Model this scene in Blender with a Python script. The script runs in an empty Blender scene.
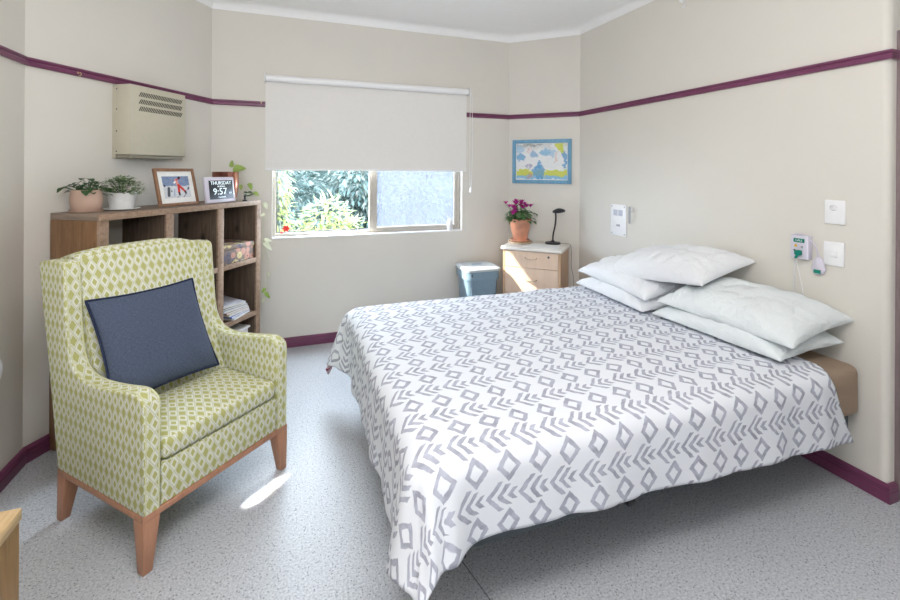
import bpy, bmesh, math, random
from mathutils import Vector, Matrix, noise
R = math.radians
PI = math.pi
SC = bpy.context.scene
COL = SC.collection

# ------------------------------------------------------------------ camera
cam_d = bpy.data.cameras.new('camera')
cam = bpy.data.objects.new('camera', cam_d)
COL.objects.link(cam)
cam_d.sensor_width = 36.0
cam_d.lens = 446.63 / 900 * 36
cam_d.shift_y = -(300 - 171.1) / 900
cam_d.clip_start = 0.05
cam.location = (0, 0, 1.45)
cam.matrix_world = Matrix.Translation((0, 0, 1.45)) @ Matrix.Rotation(R(-19.98), 4, 'Z') @ Matrix.Rotation(R(90), 4, 'X') @ Matrix.Rotation(0.006, 4, 'Z')
SC.camera = cam

# ------------------------------------------------------------------ light
world = bpy.data.worlds.new('sky')
SC.world = world
world.use_nodes = True
wn = world.node_tree
bg = wn.nodes['Background']
bg.inputs[0].default_value = (0.78, 0.88, 1.0, 1)
bg.inputs[1].default_value = 22
sun_d = bpy.data.lights.new('sun', 'SUN')
sun_d.energy = 13
sun_d.angle = R(0.8)
sun_d.color = (1.0, 0.93, 0.82)
sun = bpy.data.objects.new('sun', sun_d)
COL.objects.link(sun)
sun.rotation_euler = Vector((0.85, -0.30, -0.55)).to_track_quat('-Z', 'Y').to_euler()

def area(name, loc, direction, sx, sy, energy, color, spread=180, portal=False):
    d = bpy.data.lights.new(name, 'AREA')
    d.shape = 'RECTANGLE'
    d.size = sx; d.size_y = sy; d.energy = energy; d.color = color; d.spread = R(spread)
    o = bpy.data.objects.new(name, d)
    COL.objects.link(o)
    o.location = loc
    o.rotation_euler = Vector(direction).to_track_quat('-Z', 'Y').to_euler()
    if portal:
        d.cycles.is_portal = True
    return o
area('window_portal', (0.71, 4.02, 1.47), (0, -1, 0), 1.64, 1.16, 10, (1, 1, 1), portal=True)
# portal for the unseen window added behind the camera for fill
area('added_window_portal', (-0.6, -2.36, 1.85), (0, 1, 0), 0.6, 0.7, 6, (0.96, 0.97, 1.0), portal=True)
# added overhead fill light; no lamp fitting is built
area('overhead_fill_light', (0.2, 0.3, 2.66), (0, 0, -1), 1.4, 0.6, 20, (1.0, 0.98, 0.96))
# added fill light aimed up at the ceiling
area('upward_fill_light', (0.0, -0.2, 1.85), (0.10, 0.6, 1), 0.5, 0.5, 33, (1.0, 0.98, 0.965))
# added narrow beam that lays the sun streak on the floor; no curtain exists
area('floor_streak_light', (-1.195, 1.123, 0.775), (0.74, 0.70, -0.60), 0.020, 0.30, 0.8, (1, 0.97, 0.9), spread=2)

vs = SC.view_settings
vs.view_transform = 'Standard'
vs.look = 'None'
vs.exposure = 0.60
vs.gamma = 1.0
vs.use_curve_mapping = False
SC.cycles.caustics_reflective = False
SC.cycles.max_bounces = 8
SC.cycles.diffuse_bounces = 5
SC.cycles.transparent_max_bounces = 12
SC.cycles.sample_clamp_indirect = 6

# ------------------------------------------------------------------ materials
class NT:
    """small helper to write node maths"""
    def __init__(self, name, rough=0.6, spec=0.4):
        self.m = bpy.data.materials.new(name)
        self.m.use_nodes = True
        self.t = self.m.node_tree
        self.b = self.t.nodes['Principled BSDF']
        self.b.inputs['Roughness'].default_value = rough
        self.b.inputs['Specular IOR Level'].default_value = spec
    def math(self, op, *a, clamp=False):
        n = self.t.nodes.new('ShaderNodeMath'); n.operation = op; n.use_clamp = clamp
        for i, x in enumerate(a):
            if isinstance(x, (int, float)): n.inputs[i].default_value = x
            else: self.t.links.new(x, n.inputs[i])
        return n.outputs[0]
    def add(self, a, b): return self.math('ADD', a, b)
    def sub(self, a, b): return self.math('SUBTRACT', a, b)
    def mul(self, a, b): return self.math('MULTIPLY', a, b)
    def div(self, a, b): return self.math('DIVIDE', a, b)
    def ab(self, a): return self.math('ABSOLUTE', a)
    def fr(self, a): return self.math('FRACT', a)
    def fl(self, a): return self.math('FLOOR', a)
    def mx(self, a, b): return self.math('MAXIMUM', a, b)
    def mn(self, a, b): return self.math('MINIMUM', a, b)
    def lt(self, a, edge, soft):
        """1 where a < edge with a soft border"""
        return self.math('ADD', self.math('DIVIDE', self.math('SUBTRACT', edge, a), soft), 0.5, clamp=True)
    def inv(self, a): return self.sub(1.0, a)
    def uv(self):
        n = self.t.nodes.new('ShaderNodeUVMap')
        s = self.t.nodes.new('ShaderNodeSeparateXYZ'); self.t.links.new(n.outputs[0], s.inputs[0])
        return n.outputs[0], s.outputs[0], s.outputs[1]
    def obj(self):
        n = self.t.nodes.new('ShaderNodeTexCoord')
        s = self.t.nodes.new('ShaderNodeSeparateXYZ'); self.t.links.new(n.outputs['Object'], s.inputs[0])
        return n.outputs['Object'], s.outputs[0], s.outputs[1], s.outputs[2]
    def scale(self, vec, sx, sy, sz):
        n = self.t.nodes.new('ShaderNodeVectorMath'); n.operation = 'MULTIPLY'
        self.t.links.new(vec, n.inputs[0]); n.inputs[1].default_value = (sx, sy, sz)
        return n.outputs[0]
    def noise(self, vec, scale, detail=2, rough=0.5, dist=0.0):
        n = self.t.nodes.new('ShaderNodeTexNoise')
        if vec is not None: self.t.links.new(vec, n.inputs['Vector'])
        n.inputs['Scale'].default_value = scale; n.inputs['Detail'].default_value = detail
        n.inputs['Roughness'].default_value = rough; n.inputs['Distortion'].default_value = dist
        return n.outputs['Fac']
    def voro(self, vec, scale, out='Distance'):
        n = self.t.nodes.new('ShaderNodeTexVoronoi'); n.inputs['Scale'].default_value = scale
        if vec is not None: self.t.links.new(vec, n.inputs['Vector'])
        return n.outputs[out]
    def ramp(self, fac, stops, interp='LINEAR'):
        n = self.t.nodes.new('ShaderNodeValToRGB'); n.color_ramp.interpolation = interp
        self.t.links.new(fac, n.inputs[0])
        el = n.color_ramp.elements
        while len(el) < len(stops): el.new(0.5)
        for e, (p, c) in zip(el, stops):
            e.position = p; e.color = (*c, 1)
        return n.outputs[0]
    def mix(self, fac, a, b, mode='MIX'):
        n = self.t.nodes.new('ShaderNodeMix'); n.data_type = 'RGBA'; n.blend_type = mode
        for idx, x in ((0, fac), (6, a), (7, b)):
            if isinstance(x, (int, float)): n.inputs[idx].default_value = x
            elif isinstance(x, tuple): n.inputs[idx].default_value = (*x, 1)
            else: self.t.links.new(x, n.inputs[idx])
        return n.outputs[2]
    def color(self, c):
        if isinstance(c, tuple): self.b.inputs['Base Color'].default_value = (*c, 1)
        else: self.t.links.new(c, self.b.inputs['Base Color'])
    def bump(self, h, strength=0.2, dist=0.002):
        n = self.t.nodes.new('ShaderNodeBump'); n.inputs['Strength'].default_value = strength
        n.inputs['Distance'].default_value = dist
        self.t.links.new(h, n.inputs['Height']); self.t.links.new(n.outputs[0], self.b.inputs['Normal'])

def plain(name, c, rough=0.5, spec=0.4, metal=0.0, var=0.04, nscale=30, bump=0.0, bscale=200, emit=0):
    k = NT(name, rough, spec)
    k.b.inputs['Metallic'].default_value = metal
    v, *_ = k.obj()
    f = k.noise(v, nscale, 3)
    lo = tuple(max(0, x * (1 - var)) for x in c); hi = tuple(min(1, x * (1 + var)) for x in c)
    k.color(k.ramp(f, [(0.3, lo), (0.7, hi)]))
    if bump: k.bump(k.noise(v, bscale, 3), bump)
    if emit:
        k.b.inputs['Emission Color'].default_value = (*c, 1); k.b.inputs['Emission Strength'].default_value = emit
    return k.m

M = {}
M['wall'] = plain('cream_wall_paint', (0.695, 0.665, 0.608), 0.55, 0.35, var=0.012, nscale=3, bump=0.08, bscale=260)
M['ceiling'] = plain('white_ceiling_paint', (0.94, 0.94, 0.94), 0.8, 0.2, var=0.01)
M['cornice'] = plain('white_cornice_paint', (0.88, 0.88, 0.88), 0.6, 0.3, var=0.01)
M['plum'] = plain('plum_gloss_paint', (0.165, 0.042, 0.100), 0.32, 0.5, var=0.10, nscale=12, bump=0.05, bscale=60)
M['white_gloss'] = plain('white_plastic', (0.86, 0.86, 0.87), 0.35, 0.5, var=0.01)
M['offwhite'] = plain('offwhite_plastic', (0.74, 0.74, 0.75), 0.4, 0.4, var=0.02)
M['grey_plastic'] = plain('grey_plastic', (0.36, 0.37, 0.39), 0.45, 0.4)
M['black'] = plain('black_plastic', (0.018, 0.018, 0.022), 0.4, 0.5, var=0.1)
M['green_plastic'] = plain('green_plastic', (0.0, 0.20, 0.14), 0.4, 0.4)
M['yellow_plastic'] = plain('yellow_plastic', (0.7, 0.42, 0.03), 0.4, 0.4)
M['alu'] = plain('beige_aluminium', (0.50, 0.46, 0.40), 0.4, 0.5, metal=0.2, var=0.03)
M['blind'] = plain('blind_fabric', (0.78, 0.762, 0.735), 0.85, 0.15, var=0.01, bump=0.1, bscale=900)
b_ = M['blind'].node_tree.nodes['Principled BSDF']
b_.inputs['Transmission Weight'].default_value = 0.0
M['brass'] = plain('brass', (0.62, 0.50, 0.28), 0.35, 0.5, metal=0.8)
M['heater'] = plain('beige_enamel', (0.54, 0.505, 0.40), 0.38, 0.5, var=0.02)
M['dark_hole'] = plain('dark_opening', (0.03, 0.028, 0.025), 0.7, 0.2)
M['beech'] = None

def wood(name, a, b, c, stretch=(1, 1, 12), scale=4.0, rough=0.45, knots=False, gloss=0.35):
    k = NT(name, rough, gloss)
    v, x, y, z = k.obj()
    sv = k.scale(v, *[12.0 / s for s in stretch])
    n1 = k.noise(sv, scale, 5, 0.6, 0.6)
    n2 = k.noise(sv, scale * 6, 3, 0.6)
    f = k.add(k.mul(n1, 0.75), k.mul(n2, 0.25))
    col = k.ramp(f, [(0.3, a), (0.5, b), (0.7, c)])
    if knots:
        d = k.voro(k.scale(v, 3.3, 3.3, 2.1), 1.6)
        col = k.mix(k.lt(d, 0.10, 0.10), col, tuple(q * 0.35 for q in a))
    k.color(col)
    k.bump(f, 0.12, 0.003)
    return k.m
M['leg_wood'] = wood('pinkish_beech', (0.36, 0.17, 0.10), (0.44, 0.22, 0.135), (0.49, 0.255, 0.16))
M['case_dark'] = wood('dark_stained_pine', (0.055, 0.036, 0.027), (0.105, 0.072, 0.052), (0.17, 0.12, 0.088), knots=True, rough=0.6)
M['case_end'] = wood('orange_brown_pine', (0.13, 0.065, 0.03), (0.215, 0.115, 0.055), (0.29, 0.17, 0.09), knots=True, rough=0.5)
M['case_edge'] = wood('raw_pine_edge', (0.20, 0.125, 0.085), (0.31, 0.21, 0.145), (0.41, 0.30, 0.225), stretch=(1, 6, 1), rough=0.55)
M['case_top'] = wood('greyed_pine_top', (0.16, 0.115, 0.085), (0.24, 0.18, 0.14), (0.33, 0.26, 0.21), stretch=(1, 12, 1), rough=0.5)
M['maple'] = wood('pale_maple_laminate', (0.64, 0.47, 0.35), (0.69, 0.52, 0.395), (0.74, 0.57, 0.44), scale=2.0, rough=0.4)
M['maple_dark'] = wood('maple_edge_band', (0.52, 0.32, 0.19), (0.58, 0.38, 0.24), (0.64, 0.43, 0.29), scale=2.0, rough=0.4)
M['table_top'] = wood('light_pine_top', (0.42, 0.27, 0.13), (0.55, 0.38, 0.20), (0.64, 0.47, 0.27), stretch=(1, 10, 1), rough=0.35)
M['table_side'] = wood('brown_pine_side', (0.17, 0.09, 0.03), (0.27, 0.155, 0.06), (0.36, 0.22, 0.10), rough=0.4)
M['frame_wood'] = wood('walnut_frame', (0.17, 0.085, 0.045), (0.26, 0.14, 0.08), (0.33, 0.19, 0.115), scale=6)

# speckled vinyl floor with a welded seam
k = NT('speckled_vinyl', 0.42, 0.45)
v, x, y, z = k.obj()
base = k.ramp(k.noise(v, 125, 4, 0.75), [(0.36, (0.31, 0.325, 0.36)), (0.50, (0.49, 0.505, 0.535)), (0.64, (0.62, 0.635, 0.665))])
sp = k.lt(k.voro(v, 70), 0.20, 0.06)
sp2 = k.lt(k.voro(k.scale(v, 1.13, 0.93, 1), 190), 0.20, 0.05)
col = k.mix(k.mul(sp, 0.75), base, (0.13, 0.14, 0.17))
col = k.mix(k.mul(sp2, 0.45), col, (0.68, 0.68, 0.68))
seam = k.lt(k.ab(k.sub(k.add(x, k.mul(y, 0.198)), 0.9235)), 0.0022, 0.001)
seam = k.mul(seam, k.lt(y, 1.95, 0.5))
col = k.mix(k.mul(seam, 0.75), col, (0.06, 0.065, 0.075))
k.color(col)
k.bump(k.noise(v, 300, 2), 0.06, 0.001)
M['floor'] = k.m

# wing chair fabric: interlocking lime diamonds on pale ground
def chair_fabric():
    k = NT('lime_diamond_upholstery', 0.8, 0.2)
    vec, u, w = k.uv()
    n = k.mul(k.sub(k.noise(vec, 90, 2), 0.5), 0.10)
    uu = k.add(k.div(u, 0.0366), n); ww = k.div(w, 0.062)
    a = k.add(uu, ww); b = k.sub(uu, ww)
    par = k.fr(k.mul(k.add(k.sub(k.fl(a), k.fl(b)), 0.25), 0.5))          # rows of large and small diamonds alternate
    big = k.lt(par, 0.5, 0.02)
    q = k.mx(k.ab(k.sub(k.fr(a), 0.5)), k.ab(k.sub(k.fr(b), 0.5)))
    size = k.add(0.26, k.mul(big, 0.11))
    dia = k.lt(q, size, 0.035)
    line = k.mul(k.lt(k.ab(k.sub(q, 0.475)), 0.016, 0.02), 0.85)
    ground = (0.70, 0.70, 0.60)
    lime = k.mix(k.noise(vec, 14, 2), (0.40, 0.40, 0.14), (0.49, 0.48, 0.20))
    col = k.mix(dia, ground, lime)
    col = k.mix(line, col, (0.40, 0.42, 0.24))
    k.color(col)
    k.bump(k.add(k.noise(vec, 900, 2), k.mul(dia, -0.6)), 0.25, 0.0012)
    return k.m
M['chair'] = chair_fabric()
M['piping'] = plain('pale_lime_piping', (0.60, 0.60, 0.40), 0.8, 0.2)

def weave(name, lo, hi, sc=1.0, rough=0.9):
    k = NT(name, rough, 0.15)
    vec, u, w = k.uv()
    a = k.noise(k.scale(vec, 90 * sc, 900 * sc, 1), 1.0, 2)
    b = k.noise(k.scale(vec, 900 * sc, 90 * sc, 1), 1.0, 2)
    f = k.mul(k.add(a, b), 0.5)
    k.color(k.ramp(f, [(0.35, lo), (0.65, hi)]))
    k.bump(f, 0.4, 0.001)
    return k.m
M['navy'] = weave('navy_linen', (0.040, 0.055, 0.095), (0.115, 0.14, 0.20))
M['navy_piping'] = plain('dark_navy_piping', (0.022, 0.030, 0.065), 0.8, 0.2)

# duvet cover print
def duvet(name, ground, ink):
    k = NT(name, 0.85, 0.15)
    vec, u0, w0 = k.uv()
    wob = k.mul(k.sub(k.noise(vec, 22, 2), 0.5), 0.016)
    wob2 = k.mul(k.sub(k.noise(k.scale(vec, -1, 1, 1), 26, 2), 0.5), 0.016)
    u = k.add(u0, wob); w = k.add(w0, wob2)
    P, Q = 0.111, 0.175
    dx = k.mul(k.sub(k.fr(k.div(k.sub(u, 0.0395), P)), 0.5), P)
    dy = k.mul(k.sub(k.fr(k.div(k.sub(w, 1.2925), Q)), 0.5), Q)
    q = k.add(k.div(k.ab(dx), 0.041), k.div(k.ab(dy), 0.047))
    dia = k.mul(k.lt(q, 1.0, 0.07), k.inv(k.lt(q, 0.52, 0.07)))
    cy = k.ab(k.mul(k.sub(k.fr(k.div(k.sub(w, 1.205), Q)), 0.5), Q))
    cx = k.mul(k.fr(k.div(k.sub(u, 0.014), P)), P)
    ink_f = dia
    for xk, hk, sl in ((0.008, 0.046, 0.95), (0.045, 0.033, 0.95), (0.080, 0.019, 0.95)):
        s = k.lt(k.ab(k.sub(cx, k.add(k.mul(cy, sl), xk + 0.003))), 0.0093, 0.0018)
        s = k.mul(s, k.lt(cy, hk, 0.002))
        ink_f = k.mx(ink_f, s)
    tone = k.ramp(k.noise(vec, 28, 3), [(0.35, tuple(c * 0.82 for c in ink)), (0.65, tuple(min(1, c * 1.18) for c in ink))])
    k.color(k.mix(ink_f, ground, tone))
    fine = k.noise(vec, 700, 2)
    k.bump(k.add(k.mul(fine, 0.25), k.noise(vec, 18, 4, 0.6)), 0.30, 0.006)
    return k.m
M['duvet'] = duvet('duvet_grey_print', (0.77, 0.79, 0.835), (0.40, 0.41, 0.485))
M['duvet_back'] = duvet('duvet_magenta_reverse', (0.72, 0.60, 0.60), (0.36, 0.03, 0.10))
def cotton(name, c, st=0.35):
    k = NT(name, 0.85, 0.15)
    v, *_ = k.obj()
    k.color(c)
    n1 = k.noise(k.scale(v, 1, 1, 1.6), 11, 5, 0.62, 1.2)
    n2 = k.noise(k.scale(v, 1, 2.4, 1), 7, 4, 0.7, 2.5)
    k.bump(k.add(k.add(n1, k.mul(k.ab(k.sub(n2, 0.5)), 0.9)), k.mul(k.noise(v, 500, 1), 0.03)), st * 1.3, 0.028)
    return k.m
M['pillow'] = cotton('white_cotton_pillowcase', (0.84, 0.855, 0.88))
M['pillow2'] = cotton('pale_blue_white_cotton', (0.79, 0.83, 0.84))
M['sheet'] = cotton('taupe_fitted_sheet', (0.33, 0.245, 0.18), 0.25)
M['bed_base'] = plain('slate_bed_base', (0.065, 0.08, 0.09), 0.6, 0.3)
M['steel'] = plain('dark_steel', (0.12, 0.12, 0.13), 0.4, 0.5, metal=0.6)

M['terracotta'] = plain('pink_terracotta', (0.50, 0.345, 0.27), 0.6, 0.3, var=0.05, nscale=9)
M['white_glaze'] = plain('white_glaze', (0.78, 0.78, 0.77), 0.3, 0.5)
M['copper'] = plain('copper', (0.42, 0.17, 0.12), 0.22, 0.5, metal=0.85, var=0.08)
M['orange_pot'] = plain('marbled_orange_pot', (0.60, 0.27, 0.17), 0.3, 0.5, var=0.35, nscale=9)
M['slate'] = plain('dark_slate', (0.07, 0.07, 0.07), 0.6, 0.3)
M['soil'] = plain('potting_soil', (0.035, 0.022, 0.014), 0.95, 0.1, var=0.3, nscale=80, bump=0.5, bscale=120)
M['cane'] = plain('woven_cane_saucer', (0.55, 0.42, 0.29), 0.7, 0.2, var=0.15, nscale=50)
M['bin'] = plain('blue_grey_bin_plastic', (0.20, 0.29, 0.36), 0.35, 0.45, var=0.04)
M['bin_lid'] = plain('pale_grey_bin_lid', (0.50, 0.545, 0.56), 0.35, 0.45, var=0.03)
M['paper'] = plain('white_paper', (0.82, 0.82, 0.80), 0.7, 0.2)
M['night_top'] = plain('white_marbled_top', (0.74, 0.71, 0.66), 0.3, 0.5, var=0.12, nscale=7)
M['blue_frame'] = wood('sky_blue_frame', (0.11, 0.27, 0.42), (0.15, 0.335, 0.50), (0.20, 0.39, 0.55), scale=5, rough=0.5)
M['lilac'] = plain('lilac_white_plastic', (0.66, 0.63, 0.72), 0.35, 0.5, var=0.01)
M['screen'] = plain('clock_screen', (0.012, 0.022, 0.028), 0.15, 0.6)
M['digits'] = plain('lit_digits', (0.75, 0.86, 0.90), 0.5, 0.2, emit=0.5)
M['earth'] = plain('garden_soil', (0.035, 0.045, 0.025), 0.95, 0.1, var=0.3, nscale=5, bump=0.4, bscale=40)
M['bark'] = plain('bark', (0.07, 0.09, 0.065), 0.9, 0.1, var=0.3, nscale=20)
M['red_fabric'] = plain('red_plastic', (0.65, 0.035, 0.03), 0.5, 0.3)

def leaf(name, c, c2, tr=0.35, sc=9):
    k = NT(name, 0.5, 0.35)
    v, *_ = k.obj()
    k.color(k.ramp(k.noise(v, sc, 2), [(0.35, c), (0.65, c2)]))
    if tr:
        t = k.t
        tl = t.nodes.new('ShaderNodeBsdfTranslucent'); tl.inputs[0].default_value = (*[min(1, q * 1.6) for q in c2], 1)
        ms = t.nodes.new('ShaderNodeMixShader'); ms.inputs[0].default_value = tr
        out = t.nodes['Material Output']
        t.links.new(k.b.outputs[0], ms.inputs[1]); t.links.new(tl.outputs[0], ms.inputs[2]); t.links.new(ms.outputs[0], out.inputs[0])
    return k.m
M['ivy'] = leaf('ivy_leaf', (0.022, 0.060, 0.022), (0.07, 0.14, 0.05), 0.15)
M['grey_leaf'] = leaf('variegated_leaf', (0.09, 0.17, 0.06), (0.26, 0.36, 0.19), 0.2, 60)
M['pothos'] = leaf('lime_pothos_leaf', (0.20, 0.31, 0.05), (0.33, 0.43, 0.12), 0.3)
M['pothos_pale'] = leaf('pale_pothos_leaf', (0.46, 0.48, 0.33), (0.56, 0.57, 0.43), 0.3)
M['cyc_leaf'] = leaf('cyclamen_leaf', (0.035, 0.10, 0.035), (0.13, 0.24, 0.10), 0.15, 40)
M['magenta'] = leaf('magenta_petal', (0.34, 0.01, 0.17), (0.55, 0.05, 0.34), 0.3)
M['out_lime'] = leaf('sunlit_lime_leaf', (0.10, 0.14, 0.03), (0.26, 0.29, 0.11), 0.4, 3)
M['out_blue'] = leaf('blue_green_leaf', (0.020, 0.042, 0.040), (0.058, 0.095, 0.092), 0.3, 2)
M['out_dark'] = leaf('grey_green_leaf', (0.022, 0.040, 0.037), (0.058, 0.085, 0.080), 0.2, 2)
M['out_pale'] = leaf('pale_dry_leaf', (0.07, 0.077, 0.066), (0.14, 0.15, 0.14), 0.3, 2)

def glass(name, tint, opacity_mix, gloss=0.08, rough=0.02):
    m = bpy.data.materials.new(name); m.use_nodes = True
    t = m.node_tree; t.nodes.clear()
    out = t.nodes.new('ShaderNodeOutputMaterial')
    tr = t.nodes.new('ShaderNodeBsdfTransparent'); tr.inputs[0].default_value = (*tint, 1)
    gl = t.nodes.new('ShaderNodeBsdfGlossy'); gl.inputs['Roughness'].default_value = rough
    a = t.nodes.new('ShaderNodeMixShader'); a.inputs[0].default_value = gloss
    t.links.new(tr.outputs[0], a.inputs[1]); t.links.new(gl.outputs[0], a.inputs[2])
    last = a.outputs[0]
    if opacity_mix:
        tl = t.nodes.new('ShaderNodeBsdfTranslucent'); tl.inputs[0].default_value = (0.125, 0.130, 0.142, 1)
        tc = t.nodes.new('ShaderNodeTexCoord')
        nz = t.nodes.new('ShaderNodeTexNoise'); nz.inputs['Scale'].default_value = 26; nz.inputs['Detail'].default_value = 4
        t.links.new(tc.outputs['Object'], nz.inputs['Vector'])
        mr = t.nodes.new('ShaderNodeMapRange'); mr.inputs[1].default_value = 0.3; mr.inputs[2].default_value = 0.7
        mr.inputs[3].default_value = opacity_mix - 0.16; mr.inputs[4].default_value = opacity_mix + 0.16
        t.links.new(nz.outputs['Fac'], mr.inputs[0])
        b = t.nodes.new('ShaderNodeMixShader')
        t.links.new(mr.outputs[0], b.inputs[0]); t.links.new(last, b.inputs[1]); t.links.new(tl.outputs[0], b.inputs[2])
        last = b.outputs[0]
    t.links.new(last, out.inputs[0])
    return m
M['glass'] = glass('clear_glass', (0.96, 0.98, 0.98), 0, gloss=0.015)
M['screen_glass'] = glass('frosted_flyscreen', (0.84, 0.88, 0.95), 0.55, gloss=0.01)

# ------------------------------------------------------------------ mesh helpers
def finish(name, bm, mats, parent=None, smooth=True, loc=None, angle=40):
    me = bpy.data.meshes.new(name)
    bm.normal_update()
    bm.to_mesh(me); bm.free()
    for m in (mats if isinstance(mats, (list, tuple)) else [mats]):
        me.materials.append(m)
    o = bpy.data.objects.new(name, me)
    COL.objects.link(o)
    if smooth:
        me.polygons.foreach_set('use_smooth', [True] * len(me.polygons))
        try: me.set_sharp_from_angle(angle=R(angle))
        except Exception: pass
    if parent is not None: o.parent = parent
    if loc is not None: o.location = loc
    return o
def thing(name, label, cat, loc=(0, 0, 0), rz=0.0, group=None):
    o = bpy.data.objects.new(name, None); COL.objects.link(o)
    o.empty_display_size = 0.1
    o.location = loc; o.rotation_euler = (0, 0, rz)
    o['label'] = label; o['category'] = cat
    if group: o['group'] = group
    return o
def tag(o, label, cat, group=None):
    o['label'] = label; o['category'] = cat
    if group: o['group'] = group
    return o
def struct(o):
    o['kind'] = 'structure'; return o
def box(bm, c, s, rot=None, bevel=0.0, seg=2, mi=0):
    """box with centre c and full size s"""
    r = bmesh.ops.create_cube(bm, size=1.0)
    vs_ = r['verts']
    mat = Matrix.Translation(c) @ (rot.to_4x4() if rot is not None else Matrix.Identity(4)) @ Matrix.Diagonal((*s, 1))
    bmesh.ops.transform(bm, matrix=mat, verts=vs_)
    fs = set(f for v in vs_ for f in v.link_faces)
    for f in fs: f.material_index = mi
    if bevel > 0:
        es = list(set(e for v in vs_ for e in v.link_edges))
        bmesh.ops.bevel(bm, geom=es, offset=bevel, segments=seg, profile=0.5, affect='EDGES')
    return bm
def bx(x0, x1, y0, y1, z0, z1, bevel=0.0, seg=2, bm=None, mi=0):
    bm = bm or bmesh.new()
    return box(bm, ((x0 + x1) / 2, (y0 + y1) / 2, (z0 + z1) / 2), (abs(x1 - x0), abs(y1 - y0), abs(z1 - z0)), None, bevel, seg, mi)
def prism(pts, f, bevel=0.0, seg=2, bm=None):
    """pts: list of 2D points; f(p, side) -> 3D with side 0/1"""
    bm = bm or bmesh.new()
    a = [bm.verts.new(f(p, 0)) for p in pts]; b = [bm.verts.new(f(p, 1)) for p in pts]
    n = len(pts)
    fs = [bm.faces.new(a[::-1]), bm.faces.new(b)]
    for i in range(n):
        fs.append(bm.faces.new((a[i], a[(i + 1) % n], b[(i + 1) % n], b[i])))
    bmesh.ops.recalc_face_normals(bm, faces=fs)
    if bevel:
        es = [e for e in set(fs[0].edges) | set(fs[1].edges)]
        bmesh.ops.bevel(bm, geom=es, offset=bevel, segments=seg, profile=0.5, affect='EDGES')
    return bm
def lathe(prof, seg=32, bm=None, c=(0, 0, 0), sx=1.0, sy=1.0, mi=0):
    bm = bm or bmesh.new()
    rings = []
    for r, z in prof:
        if r < 1e-6:
            rings.append([bm.verts.new((c[0], c[1], c[2] + z))]); continue
        rings.append([bm.verts.new((c[0] + r * sx * math.cos(2 * PI * i / seg), c[1] + r * sy * math.sin(2 * PI * i / seg), c[2] + z)) for i in range(seg)])
    for a, b in zip(rings[:-1], rings[1:]):
        for i in range(seg):
            j = (i + 1) % seg
            if len(a) == 1 and len(b) == 1: continue
            if len(a) == 1: f = bm.faces.new((a[0], b[j], b[i]))
            elif len(b) == 1: f = bm.faces.new((a[i], a[j], b[0]))
            else: f = bm.faces.new((a[i], a[j], b[j], b[i]))
            f.material_index = mi
    bmesh.ops.recalc_face_normals(bm, faces=bm.faces)
    return bm
def tube(pts, r, seg=8, bm=None, closed=False, mi=0):
    bm = bm or bmesh.new()
    pts = [Vector(p) for p in pts]
    rs = r if isinstance(r, (list, tuple)) else [r] * len(pts)
    rings = []
    n = len(pts)
    up = None
    for i, p in enumerate(pts):
        a = pts[(i - 1) % n] if (closed or i > 0) else p
        b = pts[(i + 1) % n] if (closed or i < n - 1) else p
        t = (b - a).normalized() if (b - a).length > 1e-9 else Vector((0, 0, 1))
        if up is None:
            up = Vector((0, 0, 1)) if abs(t.z) < 0.9 else Vector((1, 0, 0))
        s = t.cross(up)
        if s.length < 1e-6: s = t.cross(Vector((1, 0, 0)))
        s.normalize(); up = s.cross(t).normalized()
        rings.append([bm.verts.new(p + (s * math.cos(2 * PI * k / seg) + up * math.sin(2 * PI * k / seg)) * rs[i]) for k in range(seg)])
    m = n if closed else n - 1
    for i in range(m):
        a, b = rings[i], rings[(i + 1) % n]
        for k in range(seg):
            f = bm.faces.new((a[k], a[(k + 1) % seg], b[(k + 1) % seg], b[k])); f.material_index = mi
    if not closed:
        bm.faces.new(rings[0][::-1]).material_index = mi; bm.faces.new(rings[-1]).material_index = mi
    return bm
def smooth_path(pts, n=8):
    """Catmull-Rom through pts"""
    P = [Vector(p) for p in pts]; P = [P[0] * 2 - P[1]] + P + [P[-1] * 2 - P[-2]]
    out = []
    for i in range(1, len(P) - 2):
        for k in range(n):
            t = k / n
            out.append(0.5 * ((2 * P[i]) + (-P[i - 1] + P[i + 1]) * t + (2 * P[i - 1] - 5 * P[i] + 4 * P[i + 1] - P[i + 2]) * t * t + (-P[i - 1] + 3 * P[i] - 3 * P[i + 1] + P[i + 2]) * t ** 3))
    out.append(P[-2])
    return out
def box_uv(o, scale=1.0):
    """uv in metres by dominant normal"""
    me = o.data
    uv = me.uv_layers.new(name='UVMap')
    for p in me.polygons:
        n = p.normal
        ax = max(range(3), key=lambda i: abs(n[i]) * (1.0 if i != 2 else 1.0))
        for li in p.loop_indices:
            c = me.vertices[me.loops[li].vertex_index].co
            if ax == 0: q = (c.y, c.z)
            elif ax == 1: q = (c.x, c.z)
            else: q = (c.x, c.y)
            uv.data[li].uv = (q[0] * scale, q[1] * scale)
    return o
def text_mesh(s, size, mat, parent, loc, rot, name='lettering', depth=0.0004, align='CENTER', sx=1.0):
    cu = bpy.data.curves.new('t', 'FONT'); cu.body = s; cu.size = size; cu.align_x = align; cu.align_y = 'CENTER'
    cu.extrude = depth; cu.resolution_u = 2
    tmp = bpy.data.objects.new('t', cu); COL.objects.link(tmp)
    dg = bpy.context.evaluated_depsgraph_get()
    me = bpy.data.meshes.new_from_object(tmp.evaluated_get(dg))
    bpy.data.objects.remove(tmp); bpy.data.curves.remove(cu)
    me.name = name; me.materials.clear(); me.materials.append(mat)
    o = bpy.data.objects.new(name, me); COL.objects.link(o)
    o.parent = parent; o.location = loc; o.rotation_euler = rot; o.scale = (sx, 1, 1)
    return o
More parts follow.
